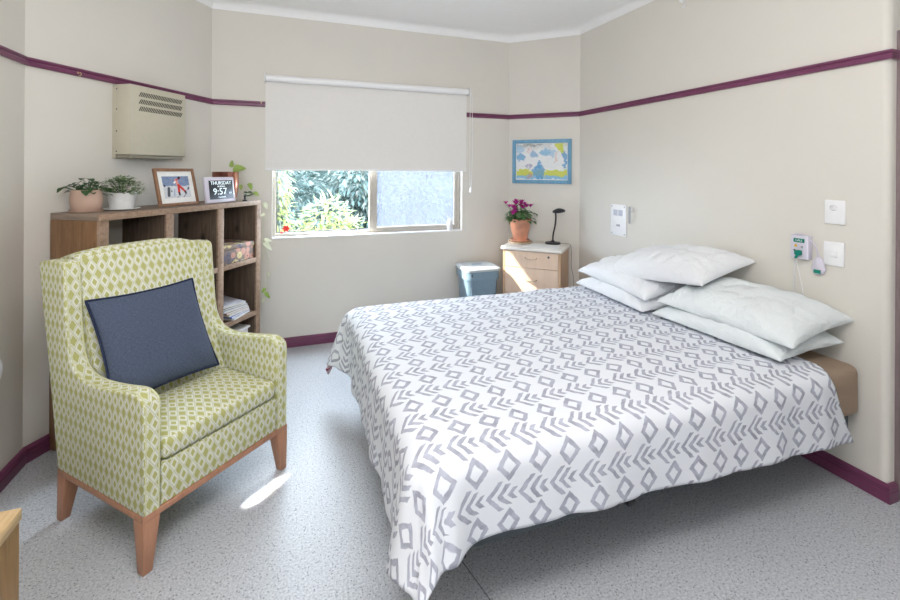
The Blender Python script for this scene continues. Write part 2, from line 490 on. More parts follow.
def add_leaf(bm, p, d, up, L, W, mi=0, fold=0.15, pts=6, heart=False, droop=0.0):
    """one leaf with a real outline; p base, d direction"""
    d = Vector(d).normalized(); up = Vector(up)
    s = d.cross(up)
    if s.length < 1e-4: s = d.cross(Vector((1, 0, 0)))
    s.normalize(); n = s.cross(d).normalized()
    mid = []; l = []; r = []
    for i in range(pts + 1):
        t = i / pts
        if heart: w = W * 0.5 * (math.sin(PI * min(1, t ** 0.55)) ** 0.7 if 0 < t < 1 else 0)
        else: w = W * 0.5 * math.sin(PI * t ** 0.8) if 0 < t < 1 else 0
        c = Vector(p) + d * (L * t) - n * (droop * L * t * t)
        mid.append(bm.verts.new(c))
        if 0 < t < 1:
            l.append(bm.verts.new(c + s * w + n * (w * fold))); r.append(bm.verts.new(c - s * w + n * (w * fold)))
        else: l.append(None); r.append(None)
    for i in range(pts):
        for side, q in ((0, l), (1, r)):
            vs_ = [mid[i], mid[i + 1], q[i + 1], q[i]]
            vs_ = [x for x in vs_ if x is not None]
            if len(vs_) < 3: continue
            if side: vs_.reverse()
            bm.faces.new(vs_).material_index = mi

# ------------------------------------------------------------------ the room
XL, YB, XR, YF, XE = -1.215, 3.889, 2.50, -2.2, 4.2
C1 = Vector((XL, 2.774)); C2 = Vector((-0.557, YB)); C3 = Vector((2.02, YB)); C4 = Vector((XR, 3.42)); C5 = Vector((XR, 1.193))
CEIL, CORN = 2.762, 2.70
RZ0, RZ1 = 1.957, 1.999
WX0, WX1, WZ0, WZ1 = -0.116, 1.537, 0.89, 2.06        # window opening
OUT = [Vector((XL, YF)), C1, C2, C3, C4, C5, Vector((XE, 1.193)), Vector((XE, YF))]
bmf = bmesh.new()
vsl = [bmf.verts.new((p.x, p.y, 0)) for p in OUT][::-1]
f = bmf.faces.new(vsl)
ext = bmesh.ops.extrude_face_region(bmf, geom=[f])
bmesh.ops.translate(bmf, vec=(0, 0, -0.1), verts=[g for g in ext['geom'] if isinstance(g, bmesh.types.BMVert)])
bmesh.ops.recalc_face_normals(bmf, faces=bmf.faces)
struct(finish('floor', bmf, M['floor'], smooth=False))
bmf = bmesh.new()
def off_poly(d):
    """room outline pushed outwards by d"""
    n = len(OUT); res = []
    for i in range(n):
        a, b, c = OUT[i - 1], OUT[i], OUT[(i + 1) % n]
        t1 = (b - a).normalized(); t2 = (c - b).normalized()
        n1 = Vector((-t1.y, t1.x)); n2 = Vector((-t2.y, t2.x))   # left = outwards
        m = (n1 + n2); m = m / max(0.3, m.dot(n1))
        res.append(b + m * d)
    return res
T = 0.14
OP = off_poly(T)
vsl = [bmf.verts.new((p.x, p.y, CEIL)) for p in OP]
f = bmf.faces.new(vsl)
ext = bmesh.ops.extrude_face_region(bmf, geom=[f])
bmesh.ops.translate(bmf, vec=(0, 0, 0.1), verts=[g for g in ext['geom'] if isinstance(g, bmesh.types.BMVert)])
bmesh.ops.recalc_face_normals(bmf, faces=bmf.faces)
struct(finish('ceiling', bmf, M['ceiling'], smooth=False))

def wall(name, i, bm=None):
    a, b = OUT[i], OUT[(i + 1) % len(OUT)]; c, d = OP[(i + 1) % len(OUT)], OP[i]
    bm = prism([a, b, c, d], lambda p, s: (p.x, p.y, -0.1 if s == 0 else CEIL))
    return struct(finish(name, bm, M['wall'], smooth=False))
wall('wall_left', 0)
wall('wall_back_left', 1)
wall('wall_back_right', 3)
# the back wall with its window opening
bmw = bmesh.new()
yo = YB + T
for (x0, x1, z0, z1) in ((C2.x, WX0, -0.1, CEIL), (WX1, C3.x, -0.1, CEIL), (WX0, WX1, -0.1, WZ0), (WX0, WX1, WZ1, CEIL)):
    bx(x0, x1, YB, yo, z0, z1, bm=bmw)
struct(finish('wall_back', bmw, M['wall'], smooth=False))
# right wall with its rounded outside corner and the short return beside the door
rr = 0.03
pr = [C4.copy(), Vector((XR, C5.y + rr))] + [Vector((XR + rr - rr * math.cos(a), C5.y + rr - rr * math.sin(a))) for a in [PI / 2 * q / 8 for q in range(1, 9)]]
pr += [Vector((XR + 0.052, C5.y)), Vector((XR + 0.052, C5.y + T)), Vector((XR + T, C5.y + T + 0.02)), OP[4]]
bmw = prism(pr, lambda p, s: (p.x, p.y, -0.1 if s == 0 else CEIL))
struct(finish('wall_right', bmw, M['wall'], smooth=True, angle=30))
# wall above and beyond the door
DX0, DX1, DZ = XR + 0.052 + 0.0, XR + 1.0, 2.09
bmw = bmesh.new()
bx(DX0, DX1, C5.y, C5.y + T, DZ, CEIL, bm=bmw)
bx(DX1, XE, C5.y, C5.y + T, -0.1, CEIL, bm=bmw)
struct(finish('wall_return', bmw, M['wall'], smooth=False))
wall('wall_far_right', 6)
# wall behind the camera, with a small opening added to let in fill light
bmw = bmesh.new()
RX0, RX1, RW0, RW1 = -0.9, -0.3, 1.5, 2.2
for (x0, x1, z0, z1) in ((XL - T, RX0, -0.1, CEIL), (RX1, XE + T, -0.1, CEIL), (RX0, RX1, -0.1, RW0), (RX0, RX1, RW1, CEIL)):
    bx(x0, x1, YF - T, YF, z0, z1, bm=bmw)
struct(finish('wall_front', bmw, M['wall'], smooth=False))

def strip(name, line, prof, mat):
    """mitred strip along a wall line; prof = list of (inward offset, z); line is travelled with the room on the right"""
    n = len(line)
    dirs = [(line[i + 1] - line[i]).normalized() for i in range(n - 1)]
    def off(i, o):
        n_ = lambda t: Vector((t.y, -t.x))
        if i == 0: m = n_(dirs[0])
        elif i == n - 1: m = n_(dirs[-1])
        else:
            m = n_(dirs[i - 1]) + n_(dirs[i]); m = m / m.dot(n_(dirs[i]))
        return line[i] + m * o
    res = []
    for i in range(n - 1):
        bm = bmesh.new()
        A = [bm.verts.new((*off(i, o), z)) for o, z in prof]; B = [bm.verts.new((*off(i + 1, o), z)) for o, z in prof]
        m = len(prof)
        for q in range(m):
            bm.faces.new((A[q], A[(q + 1) % m], B[(q + 1) % m], B[q]))
        bm.faces.new(A[::-1]); bm.faces.new(B)
        bmesh.ops.recalc_face_normals(bm, faces=bm.faces)
        nm = name if isinstance(name, str) else name[i]
        res.append(struct(finish(nm, bm, mat, smooth=True, angle=25)))
    return res
E0 = 0.0005
rail = [(E0, RZ0), (0.012, RZ0), (0.017, RZ0 + 0.006), (0.017, RZ0 + 0.018), (0.013, RZ0 + 0.022), (0.013, RZ0 + 0.026), (0.019, RZ0 + 0.031), (0.019, RZ1 - 0.004), (0.014, RZ1), (E0, RZ1)]
skirt = [(E0, 0.001), (0.018, 0.001), (0.018, 0.045), (0.014, 0.050), (0.014, 0.056), (0.018, 0.060), (0.016, 0.070), (0.008, 0.078), (E0, 0.080)]
cove = [(E0, CORN)] + [(0.06 - 0.056 * math.cos(a), CORN + 0.004 + 0.056 * math.sin(a)) for a in [PI / 2 * q / 6 for q in range(7)]] + [(0.062, CEIL - E0), (E0, CEIL - E0)]
strip(['trim_1', 'trim_2', 'trim_3'], [OUT[0], C1, C2, Vector((WX0 - 0.055, YB))], rail, M['plum'])
strip(['trim_4', 'trim_5', 'trim_6', 'trim_7'], [Vector((WX1 + 0.036, YB)), C3, C4, C5, Vector((DX0 - 0.004, C5.y))], rail, M['plum'])
strip(['baseboard_left', 'baseboard_back_left', 'baseboard_back', 'baseboard_back_right', 'baseboard_right', 'baseboard_return'],
      [OUT[0], C1, C2, C3, C4, C5, Vector((DX0 - 0.004, C5.y))], skirt, M['plum'])
strip(['trim_%d' % i for i in range(8, 15)], [OUT[0], C1, C2, C3, C4, C5, OUT[6], OUT[7]], cove, M['cornice'])

# door beyond the right-hand corner
d1 = struct(thing('door_1', '', ''))
for q in ('label', 'category'): del d1[q]
bm = bmesh.new()
bx(DX0, DX0 + 0.06, C5.y - 0.018, C5.y + 0.10, 0.001, DZ, 0.004, bm=bm)
bx(DX1 - 0.06, DX1, C5.y - 0.018, C5.y + 0.10, 0.001, DZ, 0.004, bm=bm)
bx(DX0 + 0.06, DX1 - 0.06, C5.y - 0.018, C5.y + 0.10, DZ - 0.06, DZ, 0.004, bm=bm)
finish('door_frame', bm, plain('mauve_grey_door_paint', (0.20, 0.15, 0.155), 0.4, 0.5), d1)
finish('door_leaf', bx(DX0 + 0.062, DX1 - 0.062, C5.y + 0.03, C5.y + 0.07, 0.008, DZ - 0.062, 0.002), plain('grey_door_paint', (0.30, 0.28, 0.28), 0.4, 0.5), d1)
finish('door_handle', tube([(DX1 - 0.12, C5.y + 0.028, 1.0), (DX1 - 0.12, C5.y - 0.03, 1.0), (DX1 - 0.24, C5.y - 0.03, 1.0)], 0.009), M['steel'], d1)

# the window: aluminium slider, clear left sash, fly-screened right sash
w1 = struct(thing('window_1', '', ''))
for q in ('label', 'category'): del w1[q]
WY = YB + 0.055
bm = bmesh.new()
fr_ = 0.028
bx(WX0, WX0 + fr_, WY, WY + 0.06, WZ0 + 0.012, WZ1, 0.003, bm=bm); bx(WX1 - fr_, WX1, WY, WY + 0.06, WZ0 + 0.012, WZ1, 0.003, bm=bm)
bx(WX0 + fr_, WX1 - fr_, WY, WY + 0.06, WZ0 + 0.012, WZ0 + 0.036, 0.003, bm=bm); bx(WX0 + fr_, WX1 - fr_, WY, WY + 0.06, WZ1 - fr_, WZ1, 0.003, bm=bm)
finish('window_frame', bm, M['alu'], w1)
XM = 0.712
bm = bmesh.new()
bx(XM - 0.034, XM + 0.034, WY - 0.004, WY + 0.026, WZ0 + 0.037, WZ1 - 0.03, 0.003, bm=bm)
finish('mullion', bm, M['alu'], w1)
bm = bmesh.new()
bx(XM + 0.035, WX1 - fr_ - 0.001, WY + 0.004, WY + 0.022, WZ0 + 0.037, WZ0 + 0.060, 0.003, bm=bm)
bx(WX1 - fr_ - 0.03, WX1 - fr_ - 0.001, WY + 0.004, WY + 0.022, WZ0 + 0.061, WZ1 - 0.03, 0.003, bm=bm)
finish('sash_frame', bm, M['alu'], w1)
bm = bmesh.new()
bx(WX0 + fr_ + 0.001, XM - 0.035, WY + 0.030, WY + 0.042, WZ0 + 0.037, WZ0 + 0.045, 0.001, bm=bm)
bx(WX0 + fr_ + 0.001, WX0 + fr_ + 0.009, WY + 0.030, WY + 0.042, WZ0 + 0.046, WZ1 - 0.03, 0.001, bm=bm)
finish('rubber_seal', bm, M['slate'], w1)
finish('clear_pane', bx(WX0 + fr_ + 0.010, XM - 0.002, WY + 0.034, WY + 0.038, WZ0 + 0.047, WZ1 - 0.03), M['glass'], w1, smooth=False)
finish('flyscreen', bx(XM + 0.036, WX1 - fr_ - 0.032, WY + 0.012, WY + 0.014, WZ0 + 0.062, WZ1 - 0.03), M['screen_glass'], w1, smooth=False)
finish('window_sill', bx(WX0 + 0.001, WX1 - 0.001, YB - 0.006, YB + T, WZ0 + 0.0005, WZ0 + 0.011, 0.003), plain('white_sill_paint', (0.88, 0.88, 0.88), 0.4, 0.4), w1)
# frame of the added window behind the camera, unseen, a source of soft fill
w2 = struct(thing('added_rear_window', '', ''))
for q in ('label', 'category'): del w2[q]
bm = bmesh.new()
for (x0, x1, z0, z1) in ((RX0, RX0 + .05, RW0, RW1), (RX1 - .05, RX1, RW0, RW1), (RX0 + .05, RX1 - .05, RW0, RW0 + .05), (RX0 + .05, RX1 - .05, RW1 - .05, RW1), (-0.62, -0.58, RW0 + .05, RW1 - .05)):
    bx(x0, x1, YF - 0.08, YF - 0.03, z0, z1, 0.003, bm=bm)
finish('window_frame', bm, M['alu'], w2)

# ------------------------------------------------------------------ roller blind
bl = thing('roller_blind', 'wide off-white roller blind pulled halfway down over the window', 'blind', (0.704, YB - 0.040, 1.45))
finish('blind_fabric', bx(-0.874, 0.866, 0.0258, 0.0282, 0.012, 0.735), M['blind'], bl, smooth=False)
bm = tube([(-0.872, 0.0, 0.735), (0.868, 0.0, 0.735)], 0.028, 20)
finish('roller_tube', bm, M['white_gloss'], bl)
finish('bottom_bar', bx(-0.874, 0.866, 0.021, 0.033, -0.004, 0.0115, 0.003), M['white_gloss'], bl)
for s in (-1, 1):
    finish('bracket', bx(s * 0.8785 - 0.004, s * 0.8785 + 0.004, -0.030, 0.0395, 0.700, 0.772, 0.004), M['white_gloss'], bl)
bm = bmesh.new()
lp = [(0.836 + 0.014 * math.cos(a), -0.034, 0.22 + 0.0) for a in (0,)]
pts = []
for q in range(2):
    sx = 0.893 + (0.006 if q else -0.006)
    pts.append([(sx + (0.010 if q else -0.006) * math.sin(t * PI), -0.020, 0.73 - 0.87 * t) for t in [i / 24 for i in range(25)]])
tube(pts[0] + pts[1][::-1], 0.0022, 6, bm=bm)
finish('bead_chain', bm, M['white_gloss'], bl)
finish('chain_weight', lathe([(0, -0.035), (0.009, -0.033), (0.012, -0.02), (0.010, 0.0), (0.005, 0.018), (0, 0.02)], 16, c=(0.893, -0.020, -0.165)), M['white_gloss'], bl)

# ------------------------------------------------------------------ wall heater
def frame_on(c, t):          # matrix with x along wall, -y out of the wall into the room
    ang = math.atan2(t.y, t.x)
    return ang
tL = (C2 - C1).normalized(); nL = Vector((tL.y, -tL.x))
angL = math.atan2(tL.y, tL.x)
hp = C1 + tL * 0.46
ht = thing('wall_heater', 'beige metal wall heater box under the plum rail, three slotted vents', 'heater', (hp.x, hp.y, 1.515), angL)
# local: x along wall, y negative = into the room
finish('body', bx(0, 0.425, -0.128, -0.0205, 0.022, 0.438, 0.006), M['heater'], ht)
finish('backplate', bx(0.004, 0.421, -0.0202, -0.0005, 0.0, 0.432, 0.002), M['heater'], ht)
finish('base_tray', bx(0.012, 0.413, -0.120, -0.0205, 0.0, 0.0215, 0.003), plain('dark_beige_enamel', (0.24, 0.22, 0.17), 0.4, 0.4), ht)
for r_ in range(3):
    bm = bmesh.new()
    for q in range(27):
        xx = 0.058 + q * 0.0122 + 0.0; z0 = 0.372 - r_ * 0.043
        lean = 0.016
        pts = [(xx, z0), (xx + 0.0062, z0), (xx + 0.0062 + lean, z0 + 0.028), (xx + lean, z0 + 0.028)]
        prism(pts, lambda p, s: (p[0], -0.1288 + 0.0006 * s, p[1]), bm=bm)
    finish('vent', bm, M['dark_hole'], ht, smooth=False)
for z_ in (0.04, 0.16, 0.29, 0.41):
    finish('screw', lathe([(0, 0.002), (0.004, 0.0015), (0.005, 0)], 10), M['steel'], ht, loc=(-0.0005, -0.035, z_)).rotation_euler = (0, R(-90), 0)

# ------------------------------------------------------------------ small cup hooks on the rail
def cup_hook(p, rz, label):
    h = thing('cup_hook', label, 'hook', p, rz, 'small brass hooks on the plum rail')
    finish('hook', tube(smooth_path([(0, 0, 0), (0, -0.014, 0), (0, -0.020, -0.008), (0, -0.014, -0.018), (0, -0.004, -0.014)], 5), 0.0022, 6), M['brass'], h)
    finish('flange', lathe([(0, 0.0016), (0.005, 0.0012), (0.006, 0)], 12), M['brass'], h).rotation_euler = (R(90), 0, 0)
cup_hook((*(C1 + tL * 0.245 + nL * 0.0195), RZ0 + 0.016), angL, 'tiny brass cup hook on the plum rail left of the wall heater')
cup_hook((WX0 - 0.085, YB - 0.0195, RZ0 + 0.036), 0, 'tiny brass cup hook on the plum rail just left of the roller blind')

# ------------------------------------------------------------------ cube bookcase
PHI = R(35)
uB = Vector((math.sin(PHI), math.cos(PHI))); nB = Vector((math.cos(PHI), -math.sin(PHI)))
BLC = Vector((-1.150, 2.868))
angB = math.atan2(uB.y, uB.x)
BD, BLn, BH = 0.33, 1.205, 1.222
bc = thing('bookcase', 'tall rustic pine cube bookcase with open bays along the angled wall', 'bookcase', (BLC.x, BLC.y, 0), angB)
def bpos(s, d, z): q = BLC + uB * s + nB * d; return (q.x, q.y, z)
ux = [0.0, 0.385, 0.781, 1.158]; uw = [0.052, 0.052, 0.052, 0.047]
zs = [0.045, 0.402, 0.797]; TH = 0.034
finish('end_panel', bx(0, uw[0], -BD + 0.014, 0, 0.0, BH - 0.034, 0.003), M['case_end'], bc)
for i in (1, 2):
    finish('divider', bx(ux[i], ux[i] + uw[i], -BD + 0.014, 0, 0.0, BH - 0.034, 0.002), M['case_dark'], bc)
finish('end_panel', bx(ux[3], ux[3] + uw[3], -BD + 0.014, 0, 0.0, BH - 0.034, 0.003), M['case_dark'], bc)
finish('top_board', bx(0, ux[3] + uw[3], -BD + 0.014, 0, BH - 0.0335, BH, 0.003), M['case_top'], bc)
for i in range(4):
    finish('front_edge', bx(ux[i], ux[i] + uw[i], -BD, -BD + 0.0135, 0.0, BH - 0.034, 0.002), M['case_edge'], bc)
finish('front_edge', bx(0, ux[3] + uw[3], -BD, -BD + 0.0135, BH - 0.0335, BH, 0.002), M['case_edge'], bc)
for i in range(3):
    for z_ in zs:
        x0, x1 = ux[i] + uw[i] + 0.0005, ux[i + 1] - 0.0005
        sh = finish('shelf', bx(x0, x1, -BD + 0.014, -0.002, z_ - TH, z_, 0.002), M['case_dark'], bc)
        finish('front_edge', bx(x0, x1, -BD, -BD + 0.0135, z_ - TH, z_, 0.002), M['case_edge'], sh)

# ------------------------------------------------------------------ things on the bookcase
def pot_profile(r0, r1, h, t=0.006, rim=0.0):
    return [(0, 0), (r0 * 0.9, 0), (r0, 0.004), (r0 + (r1 - r0) * 0.5, h * 0.5), (r1, h - rim), (r1 + (0.006 if rim else 0), h - rim), (r1 + (0.006 if rim else 0), h), (r1 - t, h), (r1 - t - 0.004, h * 0.84), (0, h * 0.84)]
random.seed(7)
p = bpos(0.093, 0.12, BH)
iv = thing('potted_ivy', 'dark green ivy in a blush terracotta pot at the left end of the bookcase top', 'potted plant', p)
iv.scale = (0.83, 0.83, 1.0)
finish('saucer', lathe([(0, 0.001), (0.083, 0.001), (0.092, 0.010), (0.089, 0.012), (0.078, 0.005), (0, 0.005)], 40), M['terracotta'], iv)
prof = [(0, 0.006), (0.066, 0.006), (0.076, 0.014), (0.084, 0.05), (0.084, 0.075), (0.078, 0.115), (0.076, 0.118), (0.072, 0.116), (0.070, 0.10), (0, 0.10)]
pt = finish('pot', lathe(prof, 40), M['terracotta'], iv)
finish('soil', lathe([(0, 0.104), (0.069, 0.102)], 24), M['soil'], pt)
bm = bmesh.new(); bs = bmesh.new()
for i in range(60):
    a = random.uniform(0, 2 * PI); rr_ = random.uniform(0.01, 0.085); hz = 0.118 + random.uniform(0.0, 0.060) - max(0, rr_ - 0.06) * 0.6
    if i < 14: a = R(random.uniform(-60, 20)); rr_ = random.uniform(0.05, 0.125); hz = 0.130 + random.uniform(-0.020, 0.040)
    if 14 <= i < 22: a = R(random.uniform(170, 220)); rr_ = random.uniform(0.07, 0.12); hz = 0.122 + random.uniform(-0.02, 0.02)
    b0 = Vector((rr_ * math.cos(a), rr_ * math.sin(a), hz))
    tube([(0.3 * b0.x, 0.3 * b0.y, 0.10), tuple(b0 * 0.75 + Vector((0, 0, 0.03))), tuple(b0)], 0.0012, 5, bm=bs)
    add_leaf(bm, b0, (math.cos(a + random.uniform(-.8, .8)), math.sin(a + random.uniform(-.8, .8)), random.uniform(-0.7, 0.3)), (0, 0, 1), random.uniform(0.030, 0.045), random.uniform(0.030, 0.044), heart=True, droop=0.2)
finish('foliage', bm, M['ivy'], iv); finish('stem', bs, M['ivy'], iv)

p = bpos(0.262, 0.15, BH)
wp = thing('potted_trailing_plant', 'bushy pale green plant in a white pot beside the terracotta ivy pot', 'potted plant', p)
finish('saucer', lathe([(0, 0.001), (0.07, 0.001), (0.088, 0.008), (0.086, 0.011), (0.07, 0.006), (0, 0.006)], 40), M['white_glaze'], wp)
pt = finish('pot', lathe([(0, 0.0065), (0.052, 0.0065), (0.055, 0.010), (0.070, 0.088), (0.072, 0.096), (0.068, 0.097), (0.063, 0.082), (0, 0.082)], 40), M['white_glaze'], wp)
finish('soil', lathe([(0, 0.086), (0.063, 0.084)], 24), M['soil'], pt)
bm = bmesh.new(); bs = bmesh.new()
for i in range(430):
    a = random.uniform(0, 2 * PI); e = random.uniform(-0.35, 1.5); rr_ = random.uniform(0.6, 1.0)
    b0 = Vector((0.108 * math.cos(a) * math.cos(e) * rr_, 0.108 * math.sin(a) * math.cos(e) * rr_, 0.108 + 0.080 * math.sin(e) * rr_))
    if math.hypot(b0.x, b0.y) < 0.072 and b0.z < 0.10: b0.z = 0.105
    if i % 9 == 0: tube([(b0.x * 0.2, b0.y * 0.2, 0.09), tuple(b0)], 0.0009, 4, bm=bs)
    add_leaf(bm, b0, (math.cos(a), math.sin(a), random.uniform(-0.5, 0.9)), (0, 0, 1), random.uniform(0.014, 0.024), random.uniform(0.012, 0.018), pts=4)
finish('foliage', bm, M['grey_leaf'], wp); finish('stem', bs, M['ivy'], wp)

# framed photograph of a skier
def slanted(s, d, z, rz, tilt):
    e = thing('x', '', '', bpos(s, d, z), rz)
    e.rotation_euler = (R(tilt), 0, rz)
    return e
fp = thing('photo_frame', 'brown framed photo of a red-clad skier leaning on the bookcase top', 'photo frame', bpos(0.565, 0.235, BH), angB + R(1))
TILT = Matrix.Rotation(R(-13), 4, 'X')
def tilted(o): o.matrix_local = Matrix.Translation((0, 0, 0.002)) @ TILT; return o
fw_, fh_, ft_ = 0.296, 0.236, 0.018
bm = bmesh.new()
for (x0, x1, z0, z1) in ((-fw_ / 2, -fw_ / 2 + ft_, 0, fh_), (fw_ / 2 - ft_, fw_ / 2, 0, fh_), (-fw_ / 2 + ft_, fw_ / 2 - ft_, 0, ft_), (-fw_ / 2 + ft_, fw_ / 2 - ft_, fh_ - ft_, fh_)):
    bx(x0, x1, -0.014, 0.002, z0, z1, 0.002, bm=bm)
tilted(finish('frame', bm, M['frame_wood'], fp))
tilted(finish('mat_board', bx(-fw_ / 2 + ft_ - 0.002, fw_ / 2 - ft_ + 0.002, -0.006, -0.003, ft_ - 0.002, fh_ - ft_ + 0.002), M['paper'], fp, smooth=False))
tilted(finish('backing', bx(-fw_ / 2 + 0.01, fw_ / 2 - 0.01, 0.0022, 0.005, 0.01, fh_ - 0.01), M['slate'], fp))
def photo_mat():
    k = NT('skier_photo', 0.25, 0.4)
    vec, u, w = k.uv()      # u,w in 0..1
    n = k.sub(k.noise(vec, 5, 3), 0.5)
    sky = k.mix(k.noise(vec, 7, 3), (0.10, 0.17, 0.34), (0.32, 0.38, 0.52))
    snow = k.mix(k.noise(vec, 9, 3), (0.50, 0.55, 0.62), (0.78, 0.78, 0.78))
    hor = k.add(0.55, k.add(k.mul(n, 0.15), k.mul(k.sub(u, 0.5), -0.02)))
    col = k.mix(k.lt(w, hor, 0.05), sky, snow)
    # far people and shadows
    d = k.voro(k.scale(vec, 7, 4, 1), 1.0)
    band = k.mul(k.lt(k.ab(k.sub(w, 0.45)), 0.16, 0.05), k.inv(k.lt(k.ab(k.sub(u, 0.52)), 0.2, 0.05)))
    col = k.mix(k.mul(k.lt(d, 0.26, 0.1), band), col, (0.06, 0.07, 0.10))
    def limb(x0, y0, x1, y1, r, c):
        nonlocal col
        dx, dy = x1 - x0, y1 - y0; L = dx * dx + dy * dy
        t = k.math('DIVIDE', k.add(k.mul(k.sub(u, x0), dx), k.mul(k.sub(w, y0), dy)), L, clamp=True)
        ex = k.sub(k.sub(u, x0), k.mul(t, dx)); ey = k.sub(k.sub(w, y0), k.mul(t, dy))
        dd = k.math('SQRT', k.add(k.mul(ex, ex), k.mul(k.mul(ey, ey), 0.6)))
        col = k.mix(k.lt(dd, r, 0.02), col, c)
    red = (0.62, 0.05, 0.04)
    limb(0.15, 0.12, 0.19, 0.45, 0.05, (0.09, 0.10, 0.12))
    limb(0.36, 0.08, 0.40, 0.40, 0.012, (0.12, 0.22, 0.50))
    limb(0.50, 0.82, 0.55, 0.60, 0.055, (0.72, 0.30, 0.26))
    limb(0.57, 0.58, 0.55, 0.25, 0.045, red); limb(0.60, 0.55, 0.70, 0.40, 0.045, red); limb(0.70, 0.42, 0.78, 0.28, 0.04, red)
    limb(0.55, 0.22, 0.56, 0.14, 0.035, (0.03, 0.03, 0.04)); limb(0.79, 0.26, 0.81, 0.20, 0.035, (0.03, 0.03, 0.04))
    limb(0.44, 0.0, 0.60, 0.13, 0.010, (0.2, 0.2, 0.2)); limb(0.70, 0.02, 0.84, 0.20, 0.012, (0.12, 0.1, 0.1))
    limb(0.52, 0.83, 0.66, 0.92, 0.025, (0.60, 0.10, 0.10)); limb(0.62, 0.90, 0.63, 0.94, 0.04, (0.03, 0.03, 0.04))
    limb(0.46, 0.74, 0.42, 0.70, 0.03, (0.85, 0.85, 0.85))
    k.color(col)
    return k.m
def uv01(o, x0, x1, z0, z1, ax=(0, 2)):
    me = o.data; uv = me.uv_layers.new(name='UVMap')
    for l in me.loops:
        c = me.vertices[l.vertex_index].co
        uv.data[l.index].uv = ((c[ax[0]] - x0) / (x1 - x0), (c[ax[1]] - z0) / (z1 - z0))
    return o
o = finish('photograph', bx(-0.098, 0.098, -0.0075, -0.0062, 0.050, 0.186), photo_mat(), fp, smooth=False)
tilted(uv01(o, -0.098, 0.098, 0.050, 0.186))
finish('easel_leg', tube([(0, 0.042, 0.16), (0, 0.105, 0.003)], 0.004), M['slate'], fp)

# day clock
ck = thing('day_clock', 'lilac-white digital day clock reading THURSDAY 9:57 beside the skier photo', 'clock', bpos(0.878, 0.262, BH), angB + R(2))
T2 = Matrix.Translation((0, 0, 0.002)) @ Matrix.Rotation(R(-7), 4, 'X')
cw, ch_ = 0.270, 0.176
cb = finish('case', bx(-cw / 2, cw / 2, -0.012, 0.012, 0, ch_, 0.006, 3), M['lilac'], ck); cb.matrix_local = T2
o = finish('screen', bx(-cw / 2 + 0.026, cw / 2 - 0.020, -0.0132, -0.0122, 0.024, ch_ - 0.024, 0.0), M['screen'], ck, smooth=False); o.matrix_local = T2
def ctext(s, size, x, z, sx=1.0):
    o = text_mesh(s, size, M['digits'], ck, (0, 0, 0), (0, 0, 0), 'lettering', sx=sx)
    o.matrix_local = T2 @ Matrix.Translation((x, -0.0142, z)) @ Matrix.Rotation(R(90), 4, 'X') @ Matrix.Diagonal((sx, 1, 1, 1))
ctext('THURSDAY', 0.034, 0.003, 0.133, 1.12)
ctext('MORNING', 0.015, 0.003, 0.110, 1.0)
ctext('9:57', 0.064, -0.012, 0.074, 1.2)
ctext('AM', 0.018, 0.086, 0.062)
ctext('9 NOVEMBER', 0.012, 0.003, 0.036)
finish('stand', tube([(0, 0.028, 0.10), (0, 0.072, 0.003)], 0.005), M['lilac'], ck)

# copper pot with trailing pothos
p = bpos(1.085, 0.115, BH)
cp = thing('potted_pothos', 'lime pothos trailing from a shiny copper pot at the right end of the bookcase', 'potted plant', p)
pt = finish('pot', lathe([(0, 0.001), (0.05, 0.001), (0.075, 0.02), (0.086, 0.07), (0.090, 0.12), (0.090, 0.206), (0.093, 0.211), (0.088, 0.213), (0.084, 0.203), (0.082, 0.190), (0, 0.190)], 48), M['copper'], cp)
finish('soil', lathe([(0, 0.195), (0.082, 0.193)], 24), M['soil'], pt)
cpi = Vector(p)
def local(P): v = Vector(P) - cpi; return (v.x, v.y, v.z)
vines = [
    [local(bpos(1.06, 0.14, BH + 0.17)), local(bpos(1.12, 0.20, BH + 0.21)), local(bpos(1.17, 0.25, BH + 0.13)), local(bpos(1.19, 0.275, BH + 0.05)), local(bpos(1.215, 0.300, BH + 0.01)), local(bpos(1.222, 0.345, BH - 0.06)), local(bpos(1.224, 0.340, BH - 0.20)), local(bpos(1.222, 0.338, BH - 0.36)), local(bpos(1.222, 0.338, BH - 0.46))],
    [local(bpos(1.222, 0.340, BH - 0.30)), local(bpos(1.26, 0.335, BH - 0.38)), local(bpos(1.285, 0.34, BH - 0.46)), local(bpos(1.28, 0.34, BH - 0.56)), local(bpos(1.235, 0.345, BH - 0.68)), local(bpos(1.222, 0.345, BH - 0.74))],
    [local(bpos(1.05, 0.10, BH + 0.17)), local(bpos(1.07, 0.16, BH + 0.225))],
    [local(bpos(1.08, 0.14, BH + 0.17)), local(bpos(1.15, 0.19, BH + 0.17)), local(bpos(1.20, 0.20, BH + 0.08)), local(bpos(1.225, 0.20, BH + 0.02))]]
bm = bmesh.new()
for vline in vines: tube(smooth_path(vline, 8), 0.0020, 6, bm=bm)
finish('vine_stem', bm, M['pothos_pale'], cp)
def lf(P, d, L, W, mi=0):
    bm = bmesh.new(); add_leaf(bm, local(P), d, (0.3, -0.8, 0.5), L, W, 0, heart=True, droop=0.25, pts=8)
    finish('leaf', bm, M['pothos_pale'] if mi else M['pothos'], cp)
lf(bpos(1.10, 0.165, BH + 0.232), (0.9, -0.45, 0.18), 0.095, 0.070)
lf(bpos(1.11, 0.14, BH + 0.245), (0.2, -0.2, 0.9), 0.055, 0.034)
lf(bpos(1.17, 0.25, BH + 0.13), (0.4, -0.4, -0.8), 0.06, 0.038)
lf(bpos(1.12, 0.22, BH + 0.12), (0.1, -0.4, -0.9), 0.045, 0.028)
lf(bpos(1.19, 0.275, BH + 0.06), (0.8, -0.3, -0.4), 0.05, 0.035)
